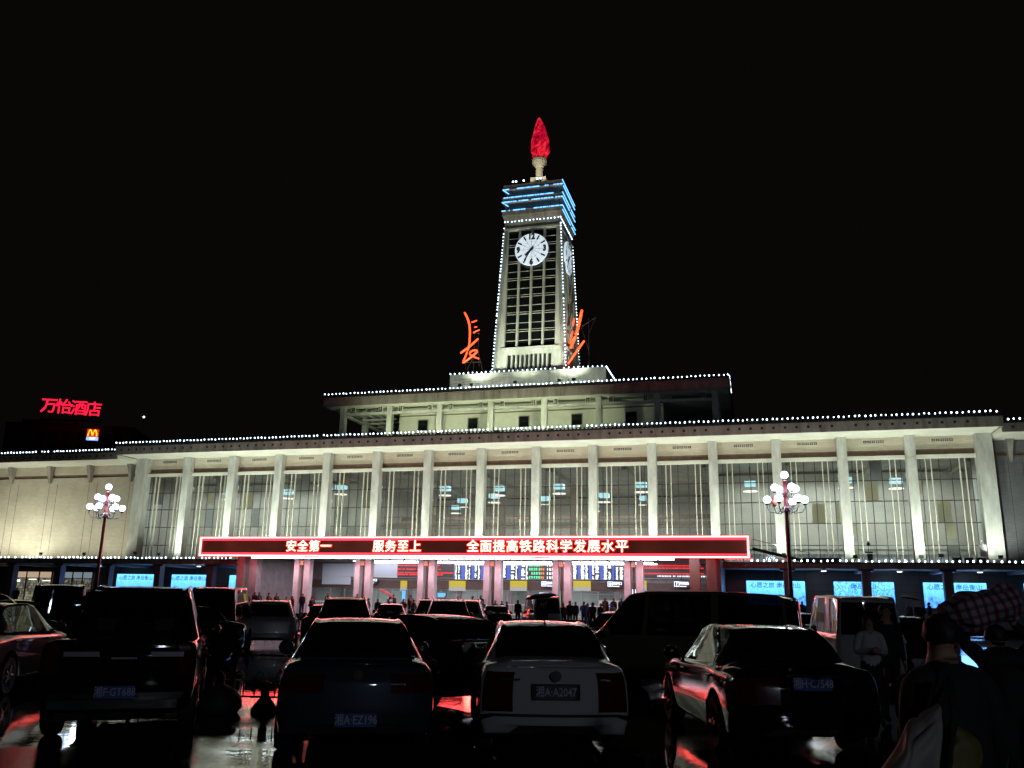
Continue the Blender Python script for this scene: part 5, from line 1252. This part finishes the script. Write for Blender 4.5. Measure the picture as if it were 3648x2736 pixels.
ar = far_copy(suv, 120, 21.5, 62, 'black car with a long arched roofline behind the left edge sedan', 'paint_black'); ar.location.x = -14.9
far_copy(m19, 215, 27, -30, 'dark minivan with red lit roof below the warm shop', 'paint_black')
far_copy(far, 330, 22, -20, 'maroon sedan squeezed between the arched black car and the pickup', 'paint_maroon')
far_copy(far, 60, 30, -30, 'low dark sedan at the far left under the shop fronts', 'paint_midnight')
# the shadowed rack of the off road car and more
# ------------------------------------------------------------------ low hoop fence, stone posts
FY0 = 14.6
t = thing('hoop_fence', 'low black hoop topped metal fence standing in a puddle beyond the pickup', 'fence', (-4.3, FY0, 0), R(-3)); m = MB()
for k in range(9):
    x = -1.6 + k * .33
    m.tube([(x - .075, 0, .16), (x - .075, 0, .46), (x - .05, 0, .53), (x, 0, .56), (x + .05, 0, .53), (x + .075, 0, .46), (x + .075, 0, .16)], .011, 6)
m.build('hoops', 'steel_dark', t); m = MB(); m.tube([(-1.75, 0, .18), (1.5, 0, .18)], .018, 6); m.tube([(-1.75, 0, .42), (1.5, 0, .42)], .012, 6); m.build('rail', 'steel_dark', t)
m = MB()
for x in (-1.7, -.2, 1.35): m.tube([(x, 0, 0), (x, 0, .5)], .02, 6)
m.build('post', 'steel_dark', t)
pm('stone_black', (.02, .02, .02), .7)
def stone_post(px, y, label, r=.2, h=.40):
    t = thing('bollard', label, 'bollard', (gx(px, y), y, 0)); m = MB(); m.lathe([(r, 0), (r * .98, .05), (r * .72, .13), (r * .34, .22), (r * .33, h)], (0, 0, 0), 18); m.build('base', 'stone_black', t, smooth=False)
    m = MB(); m.lathe([(r * .40, h), (r * .42, h + .03), (r * .2, h + .05)], (0, 0, 0), 16); m.build('cap', 'steel_dark', t)
stone_post(970, 14.2, 'short black post with flared round foot in front of the hoop fence')
t = thing('stone_ball', 'dark rounded stone half hidden behind the pickup rear wheel', 'stone', (gx(812, 14.0), 14.0, 0)); m = MB(); m.lathe([(.28, 0), (.34, .08), (.33, .2), (.24, .33), (.1, .40), (.01, .42)], (0, 0, 0), 18); m.build('stone', 'stone_black', t, smooth=True)
# ------------------------------------------------------------------ people
for nm, c in (('skin', (.36, .21, .15)), ('hair_black', (.008, .007, .007)), ('cloth_black', (.010, .010, .012)), ('cloth_navy', (.015, .022, .06)), ('cloth_grey', (.10, .10, .11)), ('cloth_red', (.20, .02, .02)), ('cloth_brown', (.08, .045, .03)), ('cloth_blue', (.05, .14, .38)), ('cloth_pale', (.42, .42, .46)), ('cloth_jeans', (.03, .04, .08)), ('shoe', (.015, .014, .013)), ('cloth_olive', (.05, .05, .025))):
    pm(nm, c, .85 if 'cloth' in nm else .6)
BASEP = dict(pelvis=(0, 0, .93), waist=(0, .005, 1.08), chest=(0, 0, 1.27), nb=(0, -.01, 1.42), neck=(0, .01, 1.475), jaw=(0, .035, 1.53), head=(0, .02, 1.60), top=(0, .01, 1.675),
             shR=(.165, -.01, 1.385), elR=(.215, -.03, 1.11), wrR=(.225, .04, .88), shL=(-.165, -.01, 1.385), elL=(-.215, -.03, 1.11), wrL=(-.225, .04, .88),
             hiR=(.09, 0, .89), knR=(.10, .02, .49), anR=(.10, -.02, .085), toR=(.115, .12, .035), hiL=(-.09, 0, .89), knL=(-.10, .02, .49), anL=(-.10, -.02, .085), toL=(-.115, .12, .035))
RAD = dict(pelvis=(.155, .115), waist=(.145, .105), chest=(.175, .115), nb=(.095, .07), neck=(.056, .056), jaw=(.062, .072), head=(.078, .096), top=(.055, .066), sh=(.075, .075), el=(.052, .052), wr=(.036, .036), hi=(.095, .10), kn=(.064, .066), an=(.046, .05), to=(.042, .03))
BONES = [('pelvis', 'waist'), ('waist', 'chest'), ('chest', 'nb'), ('nb', 'neck'), ('neck', 'jaw'), ('jaw', 'head'), ('head', 'top')] + [(a + s, b + s) for s in 'RL' for a, b in (('sh', 'el'), ('el', 'wr'), ('hi', 'kn'), ('kn', 'an'), ('an', 'to'))] + [('nb', 'shR'), ('nb', 'shL'), ('pelvis', 'hiR'), ('pelvis', 'hiL')]
def body_mesh(pose=None, jacket='cloth_black', trousers='cloth_jeans', hands=True, level=1, bulk=1.0, curl=.6):
    J = dict(BASEP); J.update(pose or {}); V = []; E_ = []; RR = []; idx = {}; REG = {}
    def add(n, p, r): idx[n] = len(V); V.append(Vector(p)); RR.append(r); return idx[n]
    for n, p in J.items():
        r = RAD.get(n) or RAD[n[:2]]
        k = bulk if n in ('pelvis', 'waist', 'chest') or n[:2] in ('sh', 'el') else 1
        add(n, p, (r[0] * k, r[1] * k))
    segs = []
    for a, b in BONES:
        E_.append((idx[a], idx[b])); reg = 1 if a in ('pelvis', 'waist', 'chest') and not b.startswith('hi') or a[:2] in ('sh', 'el') or (a == 'nb' and b.startswith('sh')) else (2 if a[:2] in ('hi', 'kn') or b.startswith('hi') else (3 if a[:2] == 'an' else 0))
        if a in ('nb', 'neck', 'jaw', 'head') and not b.startswith('sh'): reg = 0
        segs.append((J[a], J[b], reg))
    if hands:
        for s in 'RL':
            w = Vector(J['wr' + s]); e = Vector(J['el' + s]); d = (w - e).normalized(); side = Vector((1, 0, 0)) if s == 'R' else Vector((-1, 0, 0))
            inw = -side; up = d.cross(inw).normalized(); inw = up.cross(d).normalized()       # palm faces inwards, up = thumb side axis
            fw = up if up.y > 0 else -up
            p = add('palm' + s, w + d * .055, (.030, .022)); E_.append((idx['wr' + s], p)); segs.append((w, w + d * .1, 0))
            for k, (off, ln) in enumerate(((.026, .072), (.009, .082), (-.008, .076), (-.024, .058))):
                k0 = w + d * .092 + fw * off; k1 = k0 + (d * math.cos(curl * .5) + inw * math.sin(curl * .5)) * ln * .55; k2 = k1 + (d * math.cos(curl * 1.5) + inw * math.sin(curl * 1.5)) * ln * .45
                a = add('f%d%sa' % (k, s), k0, (.0105, .0105)); b = add('f%d%sb' % (k, s), k1, (.0092, .0092)); c = add('f%d%sc' % (k, s), k2, (.0078, .0078)); E_ += [(p, a), (a, b), (b, c)]; segs.append((k0, k2, 0))
            a = add('t' + s + 'a', w + d * .045 + fw * .036, (.012, .012)); b = add('t' + s + 'b', w + d * .085 + fw * .052 + inw * .015, (.009, .009)); E_ += [(p, a), (a, b)]; segs.append((V[a], V[b], 0))
    me = bpy.data.meshes.new('person'); me.from_pydata([tuple(v) for v in V], E_, []); o = bpy.data.objects.new('person', me); COL.objects.link(o)
    md = o.modifiers.new('skin', 'SKIN'); md.use_smooth_shade = True
    sv = me.skin_vertices[0].data
    for i, r in enumerate(RR): sv[i].radius = r; sv[i].use_root = (i == 0)
    if level: ss = o.modifiers.new('sub', 'SUBSURF'); ss.levels = level; ss.render_levels = level
    dg = bpy.context.evaluated_depsgraph_get(); r = bpy.data.meshes.new_from_object(o.evaluated_get(dg)); bpy.data.objects.remove(o)
    r.materials.clear()
    for mt in ('skin', jacket, trousers, 'shoe'): r.materials.append(MAT[mt])
    S = [(Vector(a), Vector(b), g) for a, b, g in segs]
    for f in r.polygons:
        c = f.center; best = 9; bg_ = 1
        for a, b, g in S:
            ab = b - a; t = max(0, min(1, (c - a).dot(ab) / max(1e-9, ab.length_squared))); dd = (c - a - ab * t).length
            if g == 0: dd *= 1.0
            if dd < best: best, bg_ = dd, g
        f.material_index = bg_
        f.use_smooth = True
    return r, J
def hair_mesh(J, mat='hair_black', long=False):
    h = Vector(J['head']); tp = Vector(J['top']); up = (tp - h).normalized(); m = MB()
    n = 16; b = 0
    c = h + up * .022
    for i in range(8):
        th = math.pi * (.62 if not long else .75) * i / 7
        for k in range(n):
            a = 2 * math.pi * k / n; fr = math.sin(a)                                   # fr > 0: front
            lim = th if fr < .2 else th * (1 - .42 * fr)
            x = math.cos(a) * math.sin(lim) * .094; y = fr * math.sin(lim) * .112 - .008; z = math.cos(lim) * .108
            if long and lim > math.pi * .55: z -= (lim - math.pi * .55) * .35; y -= .01
            m.v.append(tuple(c + Vector((x, y, z)) * (1 + .10 * math.sin(a * 5 + i * 1.7) * (i / 7) + .05 * math.sin(a * 11 + i))))
    for i in range(7):
        for k in range(n): k2 = (k + 1) % n; m.face([i * n + k, i * n + k2, (i + 1) * n + k2, (i + 1) * n + k])
    return m.mesh('hair', mat, smooth=True)
def face_mesh(J):
    h = Vector(J['head']); m = MB(); m.cur = 0
    m.lathe([(.004, -.028), (.012, -.02), (.014, -.012), (.006, .02), (.002, .026)], h + Vector((0, .098, -.018)), 8); m.cur = 1
    for s in (-1, 1): m.sphere(h + Vector((s * .032, .088, .008)), .011, 8, 6, .7); m.box(h.x + s * .032 - .017, h.x + s * .032 + .017, h.y + .088, h.y + .098, h.z + .026, h.z + .031)
    m.cur = 2; m.box(h.x - .024, h.x + .024, h.y + .085, h.y + .094, h.z - .058, h.z - .050); m.cur = 0
    for s in (-1, 1): m.lathe([(.004, -.03), (.012, -.015), (.014, .01), (.005, .03)], h + Vector((s * .084, .0, -.005)), 8, sx=.6)
    return m.mesh('face', ['skin', 'hair_black', 'lips'], smooth=True)
pm('lips', (.22, .06, .05), .5)
VARS = {}
def variant(name, pose, jacket, trousers, level=0, hands=False, bulk=1.05, long=False):
    me, J = body_mesh(pose, jacket, trousers, hands, level, bulk); VARS[name] = (me, hair_mesh(J, long=long), J)
walk = dict(knR=(.10, .20, .52), anR=(.10, .22, .10), toR=(.11, .36, .06), knL=(-.10, -.05, .50), anL=(-.10, -.32, .14), toL=(-.11, -.22, .04), elR=(.20, -.14, 1.14), wrR=(.20, -.10, .90), elL=(-.20, .05, 1.12), wrL=(-.19, .20, .95))
phone = dict(elR=(.22, .04, 1.12), wrR=(.10, .22, 1.22), head=(0, .05, 1.59), top=(0, .06, 1.665), jaw=(0, .055, 1.52))
hips = dict(elR=(.28, -.06, 1.14), wrR=(.17, .05, 1.0), elL=(-.28, -.06, 1.14), wrL=(-.17, .05, 1.0))
lean = dict(chest=(.04, .03, 1.26), nb=(.05, .04, 1.41), neck=(.05, .06, 1.46), jaw=(.05, .09, 1.52), head=(.05, .08, 1.59), top=(.05, .08, 1.66), shR=(.21, .03, 1.36), shL=(-.11, .03, 1.39), elL=(-.17, -.02, 1.12), wrL=(-.14, .16, 1.02), hiL=(-.09, 0, .89), knL=(-.14, .04, .49), anL=(-.17, 0, .085), toL=(-.2, .13, .035))
for n_, (p, j, tr_) in dict(stand=({}, 'cloth_black', 'cloth_jeans'), stand_navy=({}, 'cloth_navy', 'cloth_black'), stand_red=(hips, 'cloth_red', 'cloth_black'), stand_blue=(hips, 'cloth_blue', 'cloth_jeans'), walk=(walk, 'cloth_black', 'cloth_black'), walk_brown=(walk, 'cloth_brown', 'cloth_jeans'), phone=(phone, 'cloth_grey', 'cloth_jeans'), phone_olive=(phone, 'cloth_olive', 'cloth_black'), lean=(lean, 'cloth_brown', 'cloth_black'), lean_pale=(lean, 'cloth_pale', 'cloth_jeans')).items():
    variant(n_, p, j, tr_, long=n_ in ('phone', 'lean_pale'))
def person(var, px, y, z, turn, label, sc=1.0, group='people waiting before the station'):
    me, hm, J = VARS[var]; t = bpy.data.objects.new('person', me); COL.objects.link(t); t.location = (gx(px, y), y, z); t.rotation_euler = (0, 0, R(turn)); t.scale = (sc, sc, sc); tag(t, label, 'person', group)
    h = bpy.data.objects.new('hair', hm); COL.objects.link(h); h.parent = t
    return t
def terr(px):                                             # depth at which a photo column meets the terrace front, metres
    d = ray(px, 2160); C = Vector((0, 0, EYE)); k = ((FO - C).dot(N) - 15.6) / Vector((d.x, d.y, 0)).dot(N); return k * d.y
CROWD = [
 ('stand', 1845, -9, 0, 175, 'lone man in dark clothes standing apart before the white railing', 1.04),
 ('stand_red', 1437, -3, 0, 160, 'person in red jacket with hands on hips beside a column pair', 1.0), ('phone', 1462, -2, 0, 20, 'person in grey looking at a phone beside the red jacketed person', 1.0), ('walk', 1474, -2.5, 0, 80, 'person walking in black just left of the third column pair', .98),
 ('walk_brown', 1312, -3, 0, 100, 'person in brown walking past the second column pair from the left', 1.0), ('phone_olive', 1270, -1.5, 0, 200, 'person in olive jacket in front of the second column pair', 1.0), ('stand', 1400, -1.5, 0, 10, 'dark figure right of the tilted red umbrella', 1.0), ('lean_pale', 1390, -2, 0, 190, 'person in a pale top right beside the tilted red umbrella', .95),
 ('stand_navy', 1165, -2, 0, 170, 'person in navy jacket left of the roof railed SUV, nearest to it', 1.02), ('lean', 1178, -2.6, 0, 150, 'person in brown leaning close to the navy jacketed person', .97), ('walk', 1110, -3, 0, 60, 'dark walker in the red glow right of the leftmost portico columns', 1.03), ('stand', 1075, -2.2, 0, 180, 'dark figure directly before the leftmost portico columns', .98), ('phone_olive', 1040, -2.6, 0, 120, 'olive figure in the red glow above the silver hatchback roof', 1.05), ('stand_red', 1018, -3, 0, 200, 'red lit figure with a bag shape above the right roof corner of the hatchback', 1.0), ('lean', 985, -2.2, 0, 180, 'brown jacketed figure above the middle of the hatchback roof', .97), ('walk_brown', 955, -2, 0, 70, 'brown walker left of the hatchback in red haze', 1.0),
 ('stand_navy', 920, -1.5, 0, 190, 'navy figure before the last poster beside the portico', 1.0), ('stand', 905, -2.2, 0, 160, 'dark figure at the corner column of the portico', 1.02), ('walk', 880, -2.2, 0, 90, 'black walker leaving the portico at its left corner', .98), ('phone', 828, 2, 0, 180, 'grey figure with phone right of the half hidden poster', 1.0), ('stand', 800, 2, 0, 170, 'dark figure between two posters right of the minivan', .95), ('lean', 775, 2, 0, 0, 'brown figure near the minivan roof in front of the canopy wall', 1.0),
 ('stand', 665, 3, 0, 180, 'dark head before the hilltop poster, right end', 1.0), ('walk', 640, 3, 0, 90, 'walker before the hilltop poster, second from its right end', .97), ('stand_navy', 618, 3, 0, 170, 'navy figure before the middle of the hilltop poster', 1.0), ('phone_olive', 575, 3, 0, 180, 'olive figure left of the hilltop poster by the canopy column', .97), ('stand', 524, 3, 0, 180, 'dark figure before the lakeside poster, right side', .99), ('stand_navy', 490, 3, 0, 160, 'tall navy figure before the middle of the lakeside poster', 1.07), ('walk', 424, 3, 0, 100, 'walker at the left edge of the lakeside poster', 1.08), ('stand', 390, 3, 0, 180, 'dark figure between the cool shop and the lakeside poster', 1.0), ('lean', 312, 3, 0, 180, 'brown figure before the cool lit shop, rightmost', 1.03), ('stand', 298, 3, 0, 180, 'dark figure before the cool lit shop door', 1.0), ('phone', 236, 3, 0, 180, 'grey figure at the left of the cool lit shop', 1.0), ('stand', 52, 3, 0, 180, 'dark tall figure left of the warm shop', 1.08),
 ('stand_navy', 1520, -1.5, 0, 180, 'navy figure before the third column pair, behind the off road car', 1.0), ('lean', 1585, -1, 0, 180, 'brown figure right of the third column pair under the television screen', .96), ('stand', 1630, -1, 0, 180, 'dark figure left of the narrow timetable header box', .97), ('walk_brown', 1683, -1.5, 0, 60, 'brown walker under the middle of the narrow timetable', 1.0), ('stand', 1712, -2, 0, 175, 'dark figure in front of the fourth column pair, left shaft', 1.03), ('phone_olive', 1722, -2.5, 0, 150, 'olive figure close against the fourth column pair', .97), ('stand_navy', 1764, -3.5, 0, 190, 'broad dark navy figure before the fourth column pair, right shaft', 1.0), ('lean', 1790, -3, 0, 170, 'brown leaning figure right of the fourth column pair', 1.0), ('walk', 1805, -2.8, 0, 110, 'black walker heading right behind the lone man', .97), ('stand_red', 1895, -2.5, 0, 190, 'red jacketed figure left of the dark red umbrella', .96),
 ('stand', 2030, -14, 0, 178, 'tall dark man with satchel strap behind the white sedan roof', 1.03), ('lean', 2008, -15, 0, 185, 'brown jacketed woman beside the tall man with the strap', .95), ('stand_navy', 2050, -6, 0, 175, 'navy figure half hidden by the tall man with the strap', 1.0), ('stand_blue', 2080, -5, 0, 165, 'person in a bright blue jacket with hands on hips', 1.02), ('phone', 2094, -3, 0, 150, 'grey figure with phone right behind the blue jacketed person', .96), ('walk', 2112, -14, 0, 150, 'dark figure in a long coat right of the blue jacketed person', .99), ('stand', 2140, -9, 0, 180, 'dark figure before the number one board, left edge', .96), ('walk_brown', 2160, -10, 0, 120, 'brown walker in front of the number one board', 1.0), ('lean_pale', 2184, -7, 0, 190, 'person in pale patterned top before the number one board', .97), ('phone_olive', 2156, -2, 0, 160, 'olive figure behind the number one board crowd', 1.02), ('stand', 2186, -2, 0, 180, 'dark figure standing at the right end of the number one board', 1.0), ('stand_navy', 2214, -2, 0, 170, 'navy figure right of the number one board', 1.02), ('stand', 2252, -6, 0, 190, 'dark figure before the last column pair, left of the van', 1.02), ('lean', 2268, -3, 0, 200, 'brown figure beside the last column pair above the facing sedan', .96),
 ('stand', 2858, 3, 0, 180, 'lone dark figure before the pale mountain poster by the lamp', 1.02), ('walk', 2912, 3, 0, 90, 'dark walker right of the pale mountain poster', .97), ('stand', 3268, 2, 0, 180, 'dark figure left in the group before the right mountain poster', 1.0), ('stand_navy', 3282, 2, 0, 160, 'navy figure in the group left of the right mountain poster', 1.0), ('walk', 3310, -4, 0, 80, 'tall walker before the right mountain poster', 1.04), ('lean', 3346, 1, 0, 180, 'brown figure at the right half of the right mountain poster', 1.0), ('stand', 3361, 1, 0, 170, 'dark figure at the right edge of the right mountain poster', 1.05)]
for v_, px, dd, z_, tn, lab, sc in CROWD:
    y = terr(px); 
    if px < 800 or px > 2600: y += 3.5
    y += dd; on = dd > -2.4 or px < 800 or px > 2600
    person(v_, px, y, TZ if on else (TZ / 2 if dd > -2.0 else 0), tn, lab, sc)
# umbrellas
def umbrella(loc, tilt, az, mat, label, r=.58):
    t = thing('umbrella', label, 'umbrella', loc); t.rotation_euler = (R(tilt[0]), R(tilt[1]), az); m = MB(); n = 8
    for i in range(5):
        f = i / 4; rad = max(.004, r * math.sin(f * 1.25) / math.sin(1.25)); z = .86 + .30 * (math.cos(f * 1.25) - math.cos(1.25))
        for k in range(n * 2): a = math.pi * k / n; rr = rad * (1 if k % 2 == 0 else .94); m.v.append((rr * math.cos(a), rr * math.sin(a), z + (0 if k % 2 == 0 else .015 * f)))
    for i in range(4):
        for k in range(n * 2): k2 = (k + 1) % (n * 2); m.face([i * n * 2 + k, i * n * 2 + k2, (i + 1) * n * 2 + k2, (i + 1) * n * 2 + k])
    m.build('canopy', mat, t, smooth=False); m = MB(); m.tube([(0, 0, .12), (0, 0, 1.12)], .008, 6); m.build('shaft', 'steel_grey', t); m = MB(); m.tube([(0, 0, .12), (0, 0, -.02), (.03, 0, -.06), (.06, 0, -.02)], .013, 6); m.build('handle', 'rubber', t)
pm('umbrella_red', (.22, .012, .015), .6); pm('umbrella_dark', (.03, .008, .014), .6); pm('umbrella_black', (.012, .012, .014), .6)
y = terr(1350) - 3; umbrella((gx(1352, y) + .1, y, 1.35), (0, 28), 0, 'umbrella_red', 'bright red umbrella tilted to one side in the crowd', .75)
person('stand_navy', 1345, y + .3, 0, 180, 'navy figure under the tilted bright red umbrella', .97)
umbrella((gx(1946, 40) - .1, 40, 1.02), (0, -8), .2, 'umbrella_dark', 'dark red open umbrella in front of the far white microvan', .78)
person('stand', 1932, 40.1, 0, 180, 'dark figure carrying the dark red open umbrella', .98, 'people crossing the plaza')
y = terr(3240) + 1; umbrella((gx(3240, y), y, 1.55), (0, 10), 0, 'umbrella_black', 'black umbrella in the group left of the right mountain poster', .8)
person('phone', 3236, y + .2, TZ, 180, 'grey figure under the black umbrella', 1.0)

# ---- the couple by the microvan, the bag carrier and the porter
def figure(label, pose, jacket, trousers, loc, turn, sc=1.0, face=False, long=False, bulk=1.1, curl=.6, hair='hair_black'):
    me, J = body_mesh(pose, jacket, trousers, True, 2, bulk, curl); t = bpy.data.objects.new('person', me); COL.objects.link(t); t.location = loc; t.rotation_euler = (0, 0, R(turn)); t.scale = (sc,) * 3; tag(t, label, 'person')
    h = bpy.data.objects.new('hair', hair_mesh(J, hair, long)); COL.objects.link(h); h.parent = t
    if face: f = bpy.data.objects.new('face', face_mesh(J)); COL.objects.link(f); f.parent = t
    return t, J
hold = dict(elR=(.22, .02, 1.12), wrR=(.06, .24, 1.18), elL=(-.22, .02, 1.12), wrL=(-.07, .25, 1.16))
figure('woman in a pale top holding something at her chest beside the microvan', hold, 'cloth_pale', 'cloth_black', (gx(3088, 13.6), 13.6, 0), 172, .94, True, True)
figure('tall man in dark clothes standing close behind the pale topped woman', {}, 'cloth_black', 'cloth_black', (gx(3150, 14.3), 14.3, 0), 185, 1.03, True, False, 1.2)
carry = dict(chest=(.02, .03, 1.25), nb=(.02, .06, 1.40), neck=(.02, .09, 1.455), jaw=(.03, .12, 1.515), head=(.03, .105, 1.585), top=(.03, .095, 1.66), shR=(.20, .04, 1.36), shL=(-.17, .03, 1.35), elL=(-.25, -.04, 1.10), wrL=(-.27, .06, .90), elR=(.25, .0, 1.09), wrR=(.25, .10, .86), anR=(.11, .12, .085), toR=(.12, .26, .035), knR=(.11, .12, .49), anL=(-.10, -.18, .10), toL=(-.11, -.05, .04), knL=(-.10, .0, .5))
fg, Jf = figure('nearest person, dark jacket seen from behind, large bag at the hip', carry, 'cloth_black', 'cloth_black', (gx(3356, 4.85), 4.85, 0), 3, .985, False, False, 1.32, 1.2)
pc = dict(waist=(.0, .06, 1.04), chest=(0, .16, 1.20), nb=(0, .24, 1.32), neck=(.0, .29, 1.365), jaw=(.01, .35, 1.40), head=(.01, .35, 1.465), top=(.01, .36, 1.54), shR=(.17, .22, 1.30), shL=(-.17, .22, 1.30), elR=(.27, .20, 1.44), wrR=(.10, .14, 1.60), elL=(-.30, .26, 1.42), wrL=(-.30, .14, 1.58), knR=(.10, .20, .50), anR=(.10, .16, .085), toR=(.11, .30, .035), knL=(-.10, -.02, .50), anL=(-.10, -.28, .12), toL=(-.11, -.16, .045))
PX, PY = gx(3585, 7.9), 7.9
figure('stooped porter walking away under a big checked sack on the shoulders', pc, 'cloth_black', 'cloth_black', (PX, PY, 0), -8, 1.0, False, False, 1.2, 1.6)
# checked sack
def check_mat():
    m, n, l, b = nodes('sack_check'); b.inputs['Roughness'].default_value = .7; tc = n.new('ShaderNodeTexCoord')
    def wave(d):
        w = n.new('ShaderNodeTexWave'); w.bands_direction = d; w.inputs['Scale'].default_value = 4.2; w.inputs['Distortion'].default_value = .3; l.new(tc.outputs['Object'], w.inputs['Vector'])
        r = n.new('ShaderNodeValToRGB'); r.color_ramp.interpolation = 'CONSTANT'; r.color_ramp.elements[1].position = .62; l.new(w.outputs['Fac'], r.inputs['Fac']); return r
    a, c = wave('X'), wave('Z')
    m1 = n.new('ShaderNodeMixRGB'); l.new(a.outputs['Color'], m1.inputs['Fac']); m1.inputs['Color1'].default_value = (.30, .26, .27, 1); m1.inputs['Color2'].default_value = (.20, .03, .05, 1)
    m2 = n.new('ShaderNodeMixRGB'); m2.blend_type = 'MULTIPLY'; l.new(c.outputs['Color'], m2.inputs['Fac']); l.new(m1.outputs['Color'], m2.inputs['Color1']); m2.inputs['Color2'].default_value = (.35, .38, .7, 1)
    l.new(m2.outputs['Color'], b.inputs['Base Color'])
check_mat()
from mathutils import noise as NZ
def soft(name, size, mat, n=10, puff=.18, wr=.03, seed=0, parent=None, smooth=True):
    bm = bmesh.new(); bmesh.ops.create_cube(bm, size=1.0); bmesh.ops.subdivide_edges(bm, edges=bm.edges, cuts=n, use_grid_fill=True)
    for v in bm.verts:
        x, y, z = v.co * 2
        k = 1 - puff * (abs(x) ** 3 * abs(y) ** 3 + abs(y) ** 3 * abs(z) ** 3 + abs(x) ** 3 * abs(z) ** 3) / 1.2
        bulge = 1 + puff * .6 * (1 - x * x) * (1 - z * z)
        c = Vector((x * k * size[0] / 2, y * k * bulge * size[1] / 2, z * k * size[2] / 2))
        c += Vector((1, 1, 1)) * NZ.noise(Vector((c.x * 6 + seed, c.y * 6, c.z * 6))) * wr + v.normal * NZ.noise(Vector((c.x * 13 + seed, c.y * 13, c.z * 13))) * wr * .5 if False else Vector((NZ.noise(c * 6 + Vector((seed, 0, 0))), NZ.noise(c * 6 + Vector((0, seed, 9))), NZ.noise(c * 6 + Vector((5, 0, seed))))) * wr
        v.co = c
    me = bpy.data.meshes.new(name); bm.to_mesh(me); bm.free(); me.materials.append(MAT[mat]); me.shade_smooth() if smooth else None
    o = bpy.data.objects.new(name, me); COL.objects.link(o)
    if parent: o.parent = parent
    return o
t = thing('sack', 'big checked woven sack lying across the stooped porter shoulders', 'sack', (PX - .17, PY + .12, 1.725)); t.rotation_euler = (0, R(-15), R(-6))
soft('sack_cloth', (.66, .42, .32), 'sack_check', 12, .2, .05, 3, t); m = MB(); m.tube([(-.33, 0, .03), (-.38, -.02, -.06), (-.36, -.04, -.20), (-.33, -.03, -.26)], [.03, .05, .06, .02], 8); m.build('tied_end', 'cloth_red', t, smooth=True)
t = thing('hand_bag', 'grey cloth bag hanging from the porter hand', 'bag', (PX - .30, PY - .1, .66)); soft('bag_cloth', (.12, .30, .46), 'cloth_grey', 8, .2, .03, 8, t)
m = MB(); m.tube([(0, -.1, .2), (0, -.06, .42), (0, .06, .42), (0, .1, .2)], .012, 6); m.build('handle', 'cloth_black', t)
# shoulder bag of the near person
pm('bag_white', (.30, .27, .25), .6, var=.2, vscale=6); pm('bag_yellow', (.16, .13, .03), .6, var=.4, vscale=7)
bx, by = gx(3208, 4.55), 4.55
t = thing('shoulder_bag', 'large whitish bag with black straps and a dull yellow panel at the near person hip', 'bag', (bx, by, 1.0)); t.rotation_euler = (0, R(20), R(8))
ob = soft('bag_body', (.26, .24, .56), 'bag_white', 14, .30, .05, 1, t)
for v in ob.data.vertices:                               # the tote hangs full at the bottom and gathers under the arm
    f = .5 - v.co.z / .56; fold = .018 * math.sin(v.co.x * 40 + 6 * f) * (1 - f)
    v.co.x = v.co.x * (.42 + .75 * f) - .09 * f + .05; v.co.y = v.co.y * (.5 + .6 * f) + fold
o = soft('yellow_panel', (.19, .12, .44), 'bag_yellow', 10, .2, .03, 5, t); o.location = (.17, -.06, .0)
m = MB(); m.tube([(.08, .0, .44), (.09, -.10, .26), (.075, -.14, .05), (.08, -.14, -.1), (.12, -.13, -.2), (.24, -.1, -.25)], .022, 8); m.tube([(.12, .05, .44), (.10, .13, .2), (.08, .16, -.05)], .022, 8); m.build('strap', 'cloth_black', t, smooth=True)
